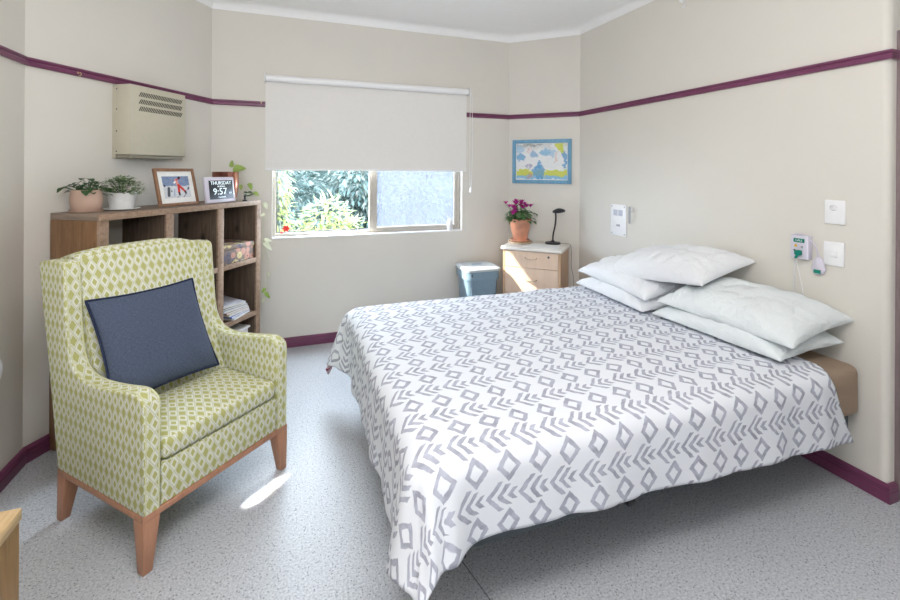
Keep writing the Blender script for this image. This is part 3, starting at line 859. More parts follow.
lf(bpos(1.22, 0.345, BH - 0.02), (0.6, -0.2, -0.9), 0.055, 0.035, 1)
lf(bpos(1.222, 0.35, BH - 0.10), (-0.7, -0.3, -0.5), 0.05, 0.02, 1)
lf(bpos(1.222, 0.345, BH - 0.32), (0.7, -0.3, -0.6), 0.085, 0.042, 1)
lf(bpos(1.222, 0.345, BH - 0.30), (0.9, 0.0, -0.15), 0.06, 0.030, 1)
lf(bpos(1.28, 0.34, BH - 0.56), (0.3, -0.3, -0.9), 0.04, 0.020, 1)
lf(bpos(1.235, 0.35, BH - 0.67), (-0.4, -0.2, -0.6), 0.045, 0.025, 0)
lf(bpos(1.225, 0.35, BH - 0.70), (0.7, -0.2, -0.7), 0.065, 0.030, 0)
lf(bpos(1.222, 0.35, BH - 0.74), (-0.1, -0.2, -0.9), 0.045, 0.025, 1)
bm = bmesh.new()
for i in range(7):
    a = i * 0.9
    add_leaf(bm, local(bpos(1.155 + 0.018 * math.cos(a), 0.262 + 0.018 * math.sin(a), BH + 0.028 + 0.012 * (i % 3))), (math.cos(a), math.sin(a), 0.5), (0, 0, 1), 0.038, 0.034, heart=True)
finish('dark_leaf', bm, M['ivy'], cp)

# little black ornament beside the clock
og = thing('small_ornament', 'tiny black ornament on the bookcase top right of the clock', 'ornament', bpos(1.068, 0.300, BH), angB)
finish('base', lathe([(0, 0.0005), (0.016, 0.0005), (0.016, 0.008), (0.010, 0.012), (0, 0.013)], 16), M['black'], og)
finish('figure', lathe([(0, 0.0135), (0.008, 0.014), (0.006, 0.028), (0.010, 0.034), (0.006, 0.043), (0, 0.045)], 16), M['black'], og)

# floral storage box in the bay
def floral():
    k = NT('floral_paper', 0.6, 0.3)
    v, x, y, z = k.obj()
    d = k.voro(v, 20)
    c = k.voro(v, 20, 'Color')
    s = k.t.nodes.new('ShaderNodeSeparateColor'); k.t.links.new(c, s.inputs[0])
    petal = k.ramp(s.outputs[0], [(0.0, (0.62, 0.52, 0.28)), (0.45, (0.60, 0.55, 0.44)), (0.62, (0.52, 0.28, 0.22)), (0.85, (0.16, 0.15, 0.19))], 'CONSTANT')
    col = k.mix(k.lt(d, 0.52, 0.08), (0.24, 0.19, 0.16), petal)
    col = k.mix(k.lt(d, 0.13, 0.04), col, (0.12, 0.07, 0.04))
    k.color(col); return k.m
fb_ = thing('storage_box', 'shallow floral patterned storage box in the upper right bay of the bookcase', 'box', bpos(0.996, 0.195, zs[2] + 0.001), angB)
fm = floral()
finish('box_body', bx(-0.150, 0.150, -0.12, 0.12, 0, 0.092, 0.003), fm, fb_)
finish('lid', bx(-0.153, 0.153, -0.123, 0.123, 0.0925, 0.125, 0.003), fm, fb_)

# magazines fanned out on the middle shelf
cols = [('magazine', 'white', (0.70, 0.70, 0.72), 'white magazine'), ('magazine', 'blue', (0.10, 0.17, 0.45), 'blue covered magazine'), ('magazine', 'cream', (0.66, 0.62, 0.54), 'cream magazine'),
        ('magazine', 'pink', (0.45, 0.27, 0.24), 'dusty pink magazine'), ('magazine', 'pale blue', (0.50, 0.57, 0.68), 'pale blue magazine'), ('magazine', 'dark', (0.05, 0.05, 0.06), 'black covered magazine'), ('magazine', 'light', (0.60, 0.60, 0.66), 'light grey magazine')]
where = ['bottom of the fanned pile', 'second from the bottom of the fanned pile', 'third from the bottom of the fanned pile', 'middle of the fanned pile', 'third from the top of the fanned pile', 'second from the top of the fanned pile', 'top of the fanned pile']
order = [0, 1, 2, 3, 4, 5, 6]
zc = zs[1] + 0.0012
for i, q in enumerate(order):
    _, _, c, nm = cols[q]
    th = 0.012 if i % 2 else 0.015
    m_ = thing('magazine', '%s in the bookcase, %s' % (nm, where[i]), 'magazine', bpos(0.997 - i * 0.002, 0.190 - i * 0.003, zc), angB + R(11 - 4.5 * i), 'magazines fanned on the middle shelf')
    finish('pages', bx(-0.100, 0.103, -0.133, 0.133, 0.0012, th - 0.0012), M['paper'], m_, smooth=False)
    finish('cover', bx(-0.104, 0.104, -0.136, 0.136, th - 0.0011, th, 0, bm=bx(-0.104, 0.104, -0.136, 0.136, 0, 0.0011, bm=bx(-0.104, -0.1005, -0.136, 0.136, 0.0011, th - 0.0011))), plain('%s_cover' % nm.replace(' ', '_'), c, 0.35, 0.5, var=0.25, nscale=14), m_, smooth=False)
    zc += th + 0.0006
# white basket in the lowest bay
wb = thing('plastic_tub', 'grey-white plastic tub in the lowest right bay of the bookcase', 'tub', bpos(0.990, 0.17, zs[0] + 0.001), angB)
finish('tub_body', prism([(-0.125, 0), (0.125, 0), (0.140, 0.235), (-0.140, 0.235)], lambda p, s: (p[0], -0.12 if s == 0 else 0.12, p[1]), 0.012), M['offwhite'], wb)
finish('rim', bx(-0.148, 0.148, -0.13, 0.13, 0.236, 0.252, 0.006), M['white_gloss'], wb)

# ------------------------------------------------------------------ wing armchair
CA = R(44.0)
CO = Vector((-0.4330, 2.2930))
def cpos(x, y, z):
    return (CO.x + x * math.cos(CA) - y * math.sin(CA), CO.y + x * math.sin(CA) + y * math.cos(CA), z)
ac = thing('armchair', 'wing-back armchair upholstered in lime and cream diamonds on tapered wooden legs', 'armchair', (CO.x, CO.y, 0), CA)
def curve2(pts, n=6):
    return [(v.x, v.y) for v in smooth_path([(a, b, 0) for a, b in pts], n)]
wing = curve2([(-0.264, 0.624), (-0.215, 0.637), (-0.10, 0.622), (0.0, 0.612), (0.09, 0.611), (0.165, 0.630), (0.212, 0.672), (0.236, 0.74), (0.249, 0.84), (0.261, 0.95), (0.270, 1.040)], 6)
prof = [(-0.284, 0.213), (-0.284, 0.594), (-0.278, 0.612)] + wing + [(0.280, 1.058), (0.30, 1.066), (0.38, 1.064), (0.455, 1.055), (0.473, 1.046), (0.444, 0.89), (0.400, 0.707), (0.356, 0.485), (0.305, 0.213)]
for s in (-1, 1):
    bm = prism(prof, lambda p, q: (s * (0.268 + 0.066 * q), p[0], p[1]), 0.008, 3)
    sp_ = finish('side_panel', bm, M['chair'], ac, angle=60)
    box_uv(sp_)
    outl = [(p[0], p[1]) for p in prof]
    # piping along the outer and inner edge of the panel front
    for q in (0.278, 0.324):
        line = [(s * q, y_, z_) for y_, z_ in [(-0.2835, 0.215), (-0.2835, 0.59), (-0.275, 0.617)] + [(a - 0.0, b + 0.0005) for a, b in wing[2:]] + [(0.284, 1.0605), (0.31, 1.0665)]]
        finish('piping', tube(line, 0.0030, 6), M['piping'], sp_)
# backrest: lofted between the wings, arched top, raked
bm = bmesh.new()
NX = 14
rows = []
for i in range(NX + 1):
    x = -0.2675 + 0.535 * i / NX
    u = x / 0.2675
    zt = 1.096 - 0.026 * u ** 4
    d_ = -0.018 * math.cos(u * PI / 2)
    sec = [(0.06, 0.40), (0.09, 0.46), (0.17 + d_, 0.64), (0.235 + d_, 0.82), (0.278 + d_, 0.96), (0.300, zt - 0.045), (0.310, zt - 0.014), (0.328, zt), (0.38, zt + 0.002), (0.448, zt - 0.012), (0.468, zt - 0.028), (0.464, zt - 0.06), (0.442, 0.89), (0.398, 0.707), (0.353, 0.485), (0.303, 0.214), (0.25, 0.214), (0.08, 0.30)]
    rows.append([bm.verts.new((x, a, b)) for a, b in sec])
m_ = len(rows[0])
for i in range(NX):
    for j in range(m_):
        bm.faces.new((rows[i][j], rows[i][(j + 1) % m_], rows[i + 1][(j + 1) % m_], rows[i + 1][j]))
bm.faces.new(rows[0][::-1]); bm.faces.new(rows[-1])
bmesh.ops.recalc_face_normals(bm, faces=bm.faces)
box_uv(finish('backrest', bm, M['chair'], ac, angle=65))
# seat cushion with a crowned top and waterfall front
def cushion_block(x0, x1, y0, y1, z0, z1, crown=0.012, n=14, rad=0.035):
    bm = bx(x0, x1, y0, y1, z0, z1, rad, 5)
    bmesh.ops.subdivide_edges(bm, edges=[e for e in bm.edges if e.calc_length() > 0.1], cuts=n, use_grid_fill=True)
    cx, cy = (x0 + x1) / 2, (y0 + y1) / 2
    for v in bm.verts:
        if v.co.z > (z0 + z1) / 2:
            a = max(0, 1 - ((v.co.x - cx) / (x1 - x0) * 2) ** 2); b = max(0, 1 - ((v.co.y - cy) / (y1 - y0) * 2) ** 2)
            v.co.z += crown * a * b
    return bm
box_uv(finish('seat_cushion', cushion_block(-0.2665, 0.2665, -0.290, 0.085, 0.368, 0.454, 0.014, 8, 0.030), M['chair'], ac, angle=65))
box_uv(finish('front_panel', bx(-0.2670, 0.2670, -0.281, -0.14, 0.213, 0.3645, 0.005, 3), M['chair'], ac, angle=60))
bm = bmesh.new()
for (x0, x1, y0, y1) in ((-0.334, 0.334, -0.286, -0.264), (-0.334, -0.312, -0.2635, 0.306), (0.312, 0.334, -0.2635, 0.306), (-0.3115, 0.3115, 0.284, 0.306)):
    bx(x0, x1, y0, y1, 0.190, 0.2125, 0.003, bm=bm)
finish('base_rail', bm, M['leg_wood'], ac)
for sx in (-1, 1):
    for sy in (0, 1):
        ex, ey = sx * 0.334, (-0.286 if sy == 0 else 0.306)
        ix, iy = -sx, (1 if sy == 0 else -1)
        bm = bmesh.new()
        def ring(w_, z_, o_=0.0):
            return [bm.verts.new((ex + ix * a, ey + iy * b, z_)) for a, b in ((o_, o_), (w_, o_), (w_, w_), (o_, w_))]
        spl = 0.0 if sy == 0 else -0.02
        r0 = ring(0.062, 0.1895); r1 = ring(0.036, 0.0012, 0.002)
        if sy == 1:
            for v in r1: v.co.y += 0.012
        for q in range(4): bm.faces.new((r0[q], r0[(q + 1) % 4], r1[(q + 1) % 4], r1[q]))
        bm.faces.new(r0); bm.faces.new(r1[::-1])
        bmesh.ops.recalc_face_normals(bm, faces=bm.faces)
        bmesh.ops.bevel(bm, geom=list(bm.edges), offset=0.003, segments=2, profile=0.5, affect='EDGES')
        finish('leg', bm, M['leg_wood'], ac, angle=30)

# ------------------------------------------------------------------ soft things
def pillow_mesh(a, b, t, n=44, pinch=0.10, seed=0, wr=0.006, ex=2.6, flat=0.35, sag=None, edge=0.0, ep=0.55, crease=0.0):
    """closed pillow: half sizes a x b, half thickness t"""
    bm = bmesh.new(); uvl = bm.loops.layers.uv.new('UVMap')
    top = {}; bot = {}
    off = Vector((seed * 3.1, seed * 1.7, seed * 0.9))
    for i in range(n + 1):
        for j in range(n + 1):
            u = -1 + 2 * i / n; v = -1 + 2 * j / n
            # sample denser near the border
            u = math.sin(u * PI / 2) * 0.35 + u * 0.65; v = math.sin(v * PI / 2) * 0.35 + v * 0.65
            x = a * u * (1 - pinch * (1 - abs(v)) ** 0 * (1 - v * v) * abs(u) ** 2 * 0.9)
            y = b * v * (1 - pinch * (1 - u * u) * abs(v) ** 2 * 0.9)
            h = (max(0, 1 - abs(u) ** ex) ** ep) * (max(0, 1 - abs(v) ** ex) ** ep)
            w_ = noise.noise(Vector((x * 7, y * 7, 0)) + off) * 1.0 + noise.noise(Vector((x * 16, y * 16, 3)) + off) * 0.5
            rad = noise.noise(Vector((math.atan2(v, u) * 5, 0.4 * math.hypot(u, v), 0)) + off) * (math.hypot(u, v) ** 2)
            hh = t * h + wr * (w_ + rad * 1.3) * min(1, h * 1.8)
            if crease:
                cr_ = 1 - abs(noise.noise(Vector((x * 5 + 0.6 * math.sin(y * 9), y * 9, 1.7)) + off)) * 3.2
                hh -= crease * max(0, cr_) ** 2 * min(1, h * 1.5)
            border = i in (0, n) or j in (0, n)
            P = Vector((x, y, max(0.0, hh)))
            Q = Vector((x, y, -max(0.0, t * h * (1 - flat) + wr * 0.4 * w_ * min(1, h * 1.8))))
            if border:
                e = edge * noise.noise(Vector((x * 9, y * 9, 7)) + off)
                P.z = Q.z = e
                top[i, j] = bot[i, j] = bm.verts.new(P)
            else:
                top[i, j] = bm.verts.new(P); bot[i, j] = bm.verts.new(Q)
    for i in range(n):
        for j in range(n):
            f = bm.faces.new((top[i, j], top[i + 1, j], top[i + 1, j + 1], top[i, j + 1]))
            g = bm.faces.new((bot[i, j + 1], bot[i + 1, j + 1], bot[i + 1, j], bot[i, j]))
            for q in (f, g):
                for l in q.loops: l[uvl].uv = (l.vert.co.x, l.vert.co.y)
    return bm
def rim_line(a, b, pinch, n=30):
    pts = []
    def P(u, v): return (a * u * (1 - pinch * (1 - v * v) * u * u * 0.9), b * v * (1 - pinch * (1 - u * u) * v * v * 0.9), 0)
    for k_ in range(n): pts.append(P(-1 + 2 * k_ / n, -1))
    for k_ in range(n): pts.append(P(1, -1 + 2 * k_ / n))
    for k_ in range(n): pts.append(P(1 - 2 * k_ / n, 1))
    for k_ in range(n): pts.append(P(-1, 1 - 2 * k_ / n))
    return pts

cu = thing('cushion', 'square navy linen cushion with dark piping leaning on the armchair back', 'cushion', cpos(-0.042, 0.126, 0.698), CA)
RM = Matrix.Rotation(R(0.5), 4, 'Y') @ Matrix.Rotation(R(62), 4, 'X')
o = finish('cushion_cover', pillow_mesh(0.230, 0.222, 0.062, pinch=0.07, seed=4, wr=0.004, flat=0.15), M['navy'], cu, angle=180); o.matrix_local = RM
o = finish('piping', tube(rim_line(0.232, 0.224, 0.07), 0.0055, 8, closed=True), M['navy_piping'], cu); o.matrix_local = RM

# ------------------------------------------------------------------ bed
bed = thing('bed', 'double bed with slate base and taupe fitted sheet, head against the right wall', 'bed', (1.40, 2.03, 0))
def bl_(x, y, z): return (x - 1.40, y - 2.03, z)
finish('base_frame', bx(0.49 - 1.40, 2.44 - 1.40, 1.305 - 2.03, 2.77 - 2.03, 0.25, 0.345, 0.008), M['bed_base'], bed)
mt = finish('mattress', cushion_block(0.425 - 1.40, 2.462 - 1.40, 1.268 - 2.03, 2.79 - 2.03, 0.347, 0.574, 0.0, 10, 0.036), M['sheet'], bed, angle=70)
me = mt.data
for v in me.vertices:
    c = v.co
    v.co.x += 0.004 * noise.noise(Vector((c.x * 8, c.y * 8, c.z * 2)))
    v.co.y += 0.006 * noise.noise(Vector((c.x * 22, 1.3, c.z * 3)))
for (x, y) in ((0.52, 1.325), (1.19, 1.325), (1.86, 1.325), (2.36, 1.325)):
    finish('slat_clip', bx(x - 0.018 - 1.40, x + 0.018 - 1.40, y - 0.022 - 2.03, y + 0.022 - 2.03, 0.228, 0.2495, 0.006), M['black'], bed)
for (x, y) in ((0.85, 1.85), (2.15, 1.85), (0.85, 2.5), (2.15, 2.5)):
    lg = finish('leg', tube([bl_(x, y, 0.06), bl_(x, y, 0.2495)], 0.025, 16), M['steel'], bed)
    finish('caster', tube([bl_(x - 0.014, y, 0.031), bl_(x + 0.014, y, 0.031)], 0.030, 20), M['black'], lg)

# duvet: parametric drape
XE0, YE0, YE1, ZT, RR = 0.435, 1.318, 2.775, 0.604, 0.085
def duvet_point(s, t):
    """s along the bed (world x on top), t across (world y on top)"""
    a = max(0.0, XE0 - s); b = max(0.0, YE0 - t); c = max(0.0, t - YE1)
    n = noise.noise(Vector((s * 3.2, t * 3.2, 0.3))) * 0.010 + noise.noise(Vector((s * 8, t * 8, 2.3))) * 0.0035
    puff = 0.010 * math.sin(min(1, max(0, (s - XE0) / 1.9)) * PI) * math.sin(min(1, max(0, (t - YE0) / 1.5)) * PI)
    r = math.sqrt(a * a + b * b + c * c)
    if r < 1e-9:
        return Vector((s, t, ZT + n + puff))
    dx, dy = -a / r, (-b + c) / r
    arc = RR * PI / 2
    if r < arc:
        h = RR * math.sin(r / RR); dz = RR * (1 - math.cos(r / RR))
    else:
        h = RR + (r - arc) * 0.02; dz = RR + (r - arc)
    k_ = max(0.0, r - 0.03)
    # hem-ward ripples
    w1_, w2_ = (0.50 if c == 0 else 0.75), (0.70 if c == 0 else 0.75)
    if b + c > 0 and a > 0:
        q_ = math.atan2(b + c, a) / (PI / 2)
        w = (w1_ * (1 - q_) + w2_ * q_) * (1 - math.sin(q_ * PI)) + math.sin(q_ * PI)
    elif b + c > 0: w = w2_ * math.exp(-((s - XE0) / 0.065) ** 2)
    else: w = w1_ * math.exp(-(min(t - YE0, YE1 - t) / 0.085) ** 2)
    ex_, ey_ = 0.36 * w * k_ * dx, 0.36 * w * k_ * dy
    if a > 0 and b > 0:
        sq = math.sin(math.atan2(b, a))
        ex_ = 0.36 * w * k_ * (dx * (1 - sq) - 0.25 * sq); ey_ = 0.36 * w * k_ * (dy * (1 - sq) - 0.97 * sq)
    dz -= 0.07 * w * k_
    if b + c > 0 and a > 0: h += 0.022 * math.sin(math.atan2(b + c, a) * 6 + 0.6) * min(1.0, 2 * a * (b + c) / (r * r)) * min(1, k_ * 2.5)
    side = s if b + c > a else t
    h += k_ * (0.06 * noise.noise(Vector((side * 4.5, 5.1 if b > 0 else 8.2, k_ * 1.2))) + 0.03 * noise.noise(Vector((side * 11, 1.1, k_ * 2))))
    ox, oy = max(s, XE0), min(max(t, YE0), YE1)
    return Vector((ox + dx * h + ex_, oy + dy * h + ey_, ZT - dz + n * max(0, 1 - r * 4)))
bm = bmesh.new(); uvl = bm.loops.layers.uv.new('UVMap')
NS, NTT = 190, 170
grid = {}
for i in range(NS + 1):
    for j in range(NTT + 1):
        fi, fj = i / NS, j / NTT
        t = (YE0 - 0.36) + fj * (YE1 + 0.35 - YE0 + 0.36)
        s0 = XE0 - 0.40 - 0.02 * (1 - fj) + 0.012 * noise.noise(Vector((t * 5, 0, 0)))
        kn = [(0.90, 2.35), (0.97, 2.325), (1.10, 2.26), (1.22, 2.205), (1.32, 2.200), (1.46, 2.235), (1.60, 2.245), (3.4, 2.245)]
        for (ta, sa), (tb_, sb) in zip(kn[:-1], kn[1:]):
            if ta <= t <= tb_: s1 = sa + (sb - sa) * (t - ta) / (tb_ - ta)
        s1 += 0.008 * noise.noise(Vector((t * 4, 9, 0)))
        s0 += 0.42 * max(0.0, YE0 - t)
        s = s0 + fi * (s1 - s0)
        # hem of the near side drops a little towards the head
        tt = t
        if t < YE0: tt = YE0 - (YE0 - t) * (0.87 + 0.17 * max(0, (s - 0.6)) / 1.7 + 0.02 * noise.noise(Vector((s * 5, 4, 0))))
        grid[i, j] = (bm.verts.new(duvet_point(s, tt)), (s, tt))
for i in range(NS):
    for j in range(NTT):
        q = [grid[i, j], grid[i + 1, j], grid[i + 1, j + 1], grid[i, j + 1]]
        f = bm.faces.new([v for v, _ in q])
        if grid[i, j][1][1] > YE1 + 0.15 and grid[i, j][1][0] < XE0 - 0.15 and (grid[i, j][1][1] - YE1) + (XE0 - grid[i, j][1][0]) > 0.38: f.material_index = 1
        for l, (_, uvc) in zip(f.loops, q): l[uvl].uv = uvc
dv = finish('duvet', bm, [M['duvet'], M['duvet_back']], None, angle=180)
tag(dv, 'white duvet printed with grey diamonds and chevrons, spread over the bed to its foot', 'duvet')
sol = dv.modifiers.new('thickness', 'SOLIDIFY'); sol.thickness = 0.012; sol.offset = -1; sol.material_offset = 1; sol.material_offset_rim = 1

# pillows
def pillow(name, label, c, half, t, rot, seed, mat, bend=None, group='white pillows on the bed'):
    o = finish(name, pillow_mesh(half[0], half[1], t, n=64, pinch=0.07, seed=seed, wr=0.010, flat=0.80, edge=0.010, ex=2.8, ep=0.46, crease=0.012), mat, None, angle=180)
    o.matrix_world = Matrix.Translation(c) @ rot
    me = o.data
    if bend:
        for v in me.vertices: v.co = Vector(bend(v.co))
    tag(o, label, 'pillow', group)
    return o
def rot(rx, ry, rz): return Matrix.Rotation(R(rz), 4, 'Z') @ Matrix.Rotation(R(ry), 4, 'Y') @ Matrix.Rotation(R(rx), 4, 'X')
PX, PY = 0.235, 0.355
pillow('pillow', 'white pillow at the bottom of the far stack, nearest the nightstand', (2.205, 2.400, 0.642), (PX, PY), 0.105, rot(0, -2, -4), 1, M['pillow'])
pillow('pillow', 'white pillow in the middle of the far stack, under the topmost pillow', (2.225, 2.405, 0.738), (PX, PY), 0.115, rot(2, -7, -4), 2, M['pillow'])
pillow('pillow', 'white pillow lying topmost on the whole pile, tilted up against the wall', (2.262, 2.135, 0.850), (PX - 0.01, PY + 0.02), 0.135, rot(-8, -12, 3), 3, M['pillow'])
pillow('pillow', 'pale pillow at the bottom of the near stack, resting on the duvet edge', (2.235, 1.690, 0.640), (PX, PY), 0.100, rot(0, -2, 2), 5, M['pillow2'])
pillow('pillow', 'pale pillow on top of the near stack, its open case end facing the room', (2.255, 1.665, 0.733), (PX, PY + 0.005), 0.120, rot(1, -8, 3), 6, M['pillow2'])

# ------------------------------------------------------------------ nightstand on the angled wall
tR = (C4 - C3).normalized(); nR = Vector((tR.y, -tR.x))
angR = math.atan2(tR.y, tR.x)
NZ = 0.795
def npos(s, d, z): q = C3 + tR * s + nR * d; return (q.x, q.y, z)
ns = thing('nightstand', 'pale maple bedside cabinet with white top, in the angled corner beyond the bed', 'nightstand', npos(0.328, 0.02, 0), angR)
# local x along wall, -y into room
W2, DD = 0.252, 0.385
bm = bmesh.new()
bx(-W2, -W2 + 0.018, -DD, 0, 0.06, NZ - 0.033, 0.001, bm=bm); bx(W2 - 0.018, W2, -DD, 0, 0.06, NZ - 0.033, 0.001, bm=bm)
bx(-W2 + 0.018, W2 - 0.018, -0.012, 0, 0.06, NZ - 0.033, bm=bm); bx(-W2 + 0.018, W2 - 0.018, -DD + 0.02, -0.012, 0.06, 0.078, bm=bm)
finish('carcass', bm, M['maple_dark'], ns, smooth=False)
finish('top', bx(-W2 - 0.016, W2 + 0.016, -DD - 0.018, 0.0, NZ - 0.032, NZ, 0.010, 4), M['night_top'], ns)
zb = [(NZ - 0.175, NZ - 0.036), (NZ - 0.405, NZ - 0.179), (0.085, NZ - 0.409)]
for i, (z0, z1) in enumerate(zb):
    dr = finish('drawer', bx(-W2 + 0.020, W2 - 0.020, -DD - 0.001, -DD + 0.30, z0, z1, 0.0015), M['maple'], ns, smooth=False)
    zc_ = (z0 + z1) / 2 + 0.012
    finish('handle', tube(smooth_path([(-0.050, -DD - 0.002, zc_ + 0.006), (-0.044, -DD - 0.018, zc_), (-0.02, -DD - 0.024, zc_ - 0.005), (0.02, -DD - 0.024, zc_ - 0.005), (0.044, -DD - 0.018, zc_), (0.050, -DD - 0.002, zc_ + 0.006)], 5), 0.0052, 8), plain('satin_champagne_metal', (0.58, 0.45, 0.33), 0.3, 0.5), dr)
    if i == 0:
        lk = finish('lock', lathe([(0, 0.003), (0.008, 0.0025), (0.010, 0)], 20), M['steel'], dr, loc=(0.150, -DD - 0.0012, zc_ + 0.022)); lk.rotation_euler = (R(90), 0, 0)
for sx in (-1, 1):
    for yy in (-DD + 0.03, -0.03):
        finish('foot', lathe([(0, 0.001), (0.018, 0.001), (0.022, 0.0595), (0, 0.0595)], 16), M['black'], ns, loc=(sx * (W2 - 0.03), yy, 0))

# cyclamen in a marbled pot on a cane saucer
random.seed(11)
cy = thing('potted_cyclamen', 'magenta cyclamen in a marbled orange pot on the nightstand', 'potted plant', npos(0.170, 0.182, NZ))
cy.scale = (1.08, 1.08, 1.14)
finish('saucer', lathe([(0, 0.0008), (0.092, 0.0008), (0.104, 0.007), (0.102, 0.014), (0.080, 0.012), (0, 0.010)], 44), M['cane'], cy)
sa2 = finish('inner_saucer', lathe([(0, 0.0142), (0.072, 0.0142), (0.084, 0.024), (0.082, 0.030), (0.070, 0.024), (0, 0.022)], 44), M['orange_pot'], cy)
pt = finish('pot', lathe([(0, 0.0245), (0.055, 0.0245), (0.060, 0.030), (0.078, 0.11), (0.088, 0.165), (0.092, 0.166), (0.095, 0.178), (0.095, 0.193), (0.091, 0.195), (0.085, 0.190), (0.080, 0.17), (0, 0.17)], 44), M['orange_pot'], cy)
finish('soil', lathe([(0, 0.175), (0.080, 0.174)], 24), M['soil'], pt)
bm = bmesh.new(); bs = bmesh.new(); bf = bmesh.new()
for i in range(120):
    a = random.uniform(0, 2 * PI); rr_ = random.uniform(0.02, 0.125)
    b0 = Vector((rr_ * math.cos(a), rr_ * math.sin(a), 0.208 + random.uniform(0.0, 0.075) - rr_ * 0.30))
    if i % 3 == 0: tube([(0.2 * b0.x, 0.2 * b0.y, 0.178), (0.7 * b0.x, 0.7 * b0.y, b0.z), tuple(b0)], 0.0014, 5, bm=bs)
    add_leaf(bm, b0, (math.cos(a + random.uniform(-.6, .6)), math.sin(a + random.uniform(-.6, .6)), random.uniform(-0.9, 0.35)), (0, 0, 1), random.uniform(0.032, 0.055), random.uniform(0.030, 0.050), heart=True, droop=0.3)
for i in range(30):
    a = random.uniform(0, 2 * PI); rr_ = random.uniform(0.01, 0.115)
    b0 = Vector((rr_ * math.cos(a) - 0.012, rr_ * math.sin(a), 0.285 + random.uniform(-0.01, 0.045)))
    if i < 9: b0 = Vector((-0.085 + random.uniform(-0.035, 0.02), -0.05 + random.uniform(-0.03, 0.03), 0.245 + random.uniform(-0.015, 0.045)))
    tube([(0.2 * b0.x, 0.2 * b0.y, 0.178), tuple(b0 * 0.8 + Vector((0, 0, 0.03))), tuple(b0)], 0.0013, 5, bm=bs)
    for q in range(6):
        an = q * PI / 3 + random.uniform(-.2, .2)
        add_leaf(bf, b0, (math.cos(an) * 0.75, math.sin(an) * 0.75, 0.75), (0, 0, 1), random.uniform(0.030, 0.042), 0.022, fold=0.3, pts=5)
finish('foliage', bm, M['cyc_leaf'], cy); finish('stem', bs, M['cyc_leaf'], cy); finish('flowers', bf, M['magenta'], cy)['kind'] = 'stuff'

# black gooseneck lamp
bp = npos(0.455, 0.115, NZ)
lp_ = thing('desk_lamp', 'small black gooseneck lamp on the nightstand', 'lamp', bp, angR)
finish('base', lathe([(0, 0.0012), (0.068, 0.0012), (0.071, 0.006), (0.066, 0.016), (0.030, 0.020), (0.014, 0.028), (0.010, 0.036), (0, 0.037)], 40), M['black'], lp_)
gp = smooth_path([(0, 0, 0.034), (0.004, 0.0, 0.09), (0.020, 0, 0.17), (0.026, 0, 0.24), (0.022, 0, 0.285), (0.030, -0.01, 0.300)], 8)
finish('gooseneck', tube(gp, 0.0072, 10), M['black'], lp_)
hd = finish('lamp_head', lathe([(0, 0.024), (0.014, 0.022), (0.032, 0.013), (0.044, 0.002), (0.044, -0.008), (0, -0.012)], 32, sx=1.3, sy=0.95), M['black'], lp_)
hd.matrix_local = Matrix.Translation((0.055, -0.012, 0.302)) @ Matrix.Rotation(R(-6), 4, 'Y') @ Matrix.Rotation(R(12), 4, 'X')
cd = bmesh.new()
tube(smooth_path([(0.055, 0.02, 0.006), (0.10, 0.03, 0.006), (0.136, 0.02, 0.008), (0.160, 0.0, -0.010), (0.166, 0.0, -0.10), (0.162, 0.015, -0.19), (0.176, 0.03, -0.27), (0.18, 0.04, -0.34), (0.176, 0.04, -0.5)], 8), 0.0026, 6, bm=cd)
finish('cord', cd, plain('grey_brown_cord', (0.26, 0.22, 0.18), 0.5, 0.3), lp_)

# papers on the nightstand
pp = finish('paper_sheet', bx(-0.148, 0.148, -0.10, 0.10, 0.0006, 0.0022), M['paper'], None, smooth=False)
pp.location = npos(0.395, 0.285, NZ); pp.rotation_euler = (0, 0, angR + R(4))
tag(pp, 'flat sheet of white paper on the nightstand in front of the lamp', 'paper')

# ------------------------------------------------------------------ laundry bin
bn = thing('laundry_bin', 'blue-grey plastic laundry bin with pale lid left of the nightstand', 'bin', (1.612, 3.692, 0))
bn.scale = (0.80, 1, 1.0)
def rr_ring(bm, hw, hd_, r, z, n=8, yo=0.0):
    vs_ = []
    for cx, cy_, a0 in ((hw - r, hd_ - r, 0), (-hw + r, hd_ - r, 90), (-hw + r, -hd_ + r, 180), (hw - r, -hd_ + r, 270)):
        for q in range(n + 1):
            a = R(a0 + 90 * q / n); vs_.append(bm.verts.new((cx + r * math.cos(a), cy_ + r * math.sin(a) + yo, z)))
    return vs_
def rr_loft(levels, cap=True, bm=None):
    bm = bm or bmesh.new(); rings = [rr_ring(bm, *l) for l in levels]
    for a, b in zip(rings[:-1], rings[1:]):
        for q in range(len(a)): bm.faces.new((a[q], a[(q + 1) % len(a)], b[(q + 1) % len(a)], b[q]))
    if cap: bm.faces.new(rings[0][::-1]); bm.faces.new(rings[-1])
    bmesh.ops.recalc_face_normals(bm, faces=bm.faces)
    return bm
finish('bin_body', rr_loft([(0.150, 0.105, 0.05, 0.002), (0.158, 0.113, 0.055, 0.012), (0.185, 0.140, 0.06, 0.50), (0.186, 0.141, 0.06, 0.502), (0.201, 0.156, 0.07, 0.506), (0.203, 0.158, 0.07, 0.575), (0.203, 0.158, 0.07, 0.577)]), M['bin'], bn, angle=35)
finish('lid', rr_loft([(0.200, 0.155, 0.07, 0.578), (0.213, 0.167, 0.075, 0.580), (0.215, 0.169, 0.075, 0.598), (0.207, 0.161, 0.07, 0.606), (0.170, 0.120, 0.06, 0.611), (0.165, 0.116, 0.06, 0.609)]), M['bin_lid'], bn, angle=50)
finish('lid_grip', rr_loft([(0.062, 0.020, 0.018, 0.6095), (0.058, 0.017, 0.015, 0.6125)], bm=None), M['bin'], bn, loc=(0.0, 0.02, 0.0), angle=30)
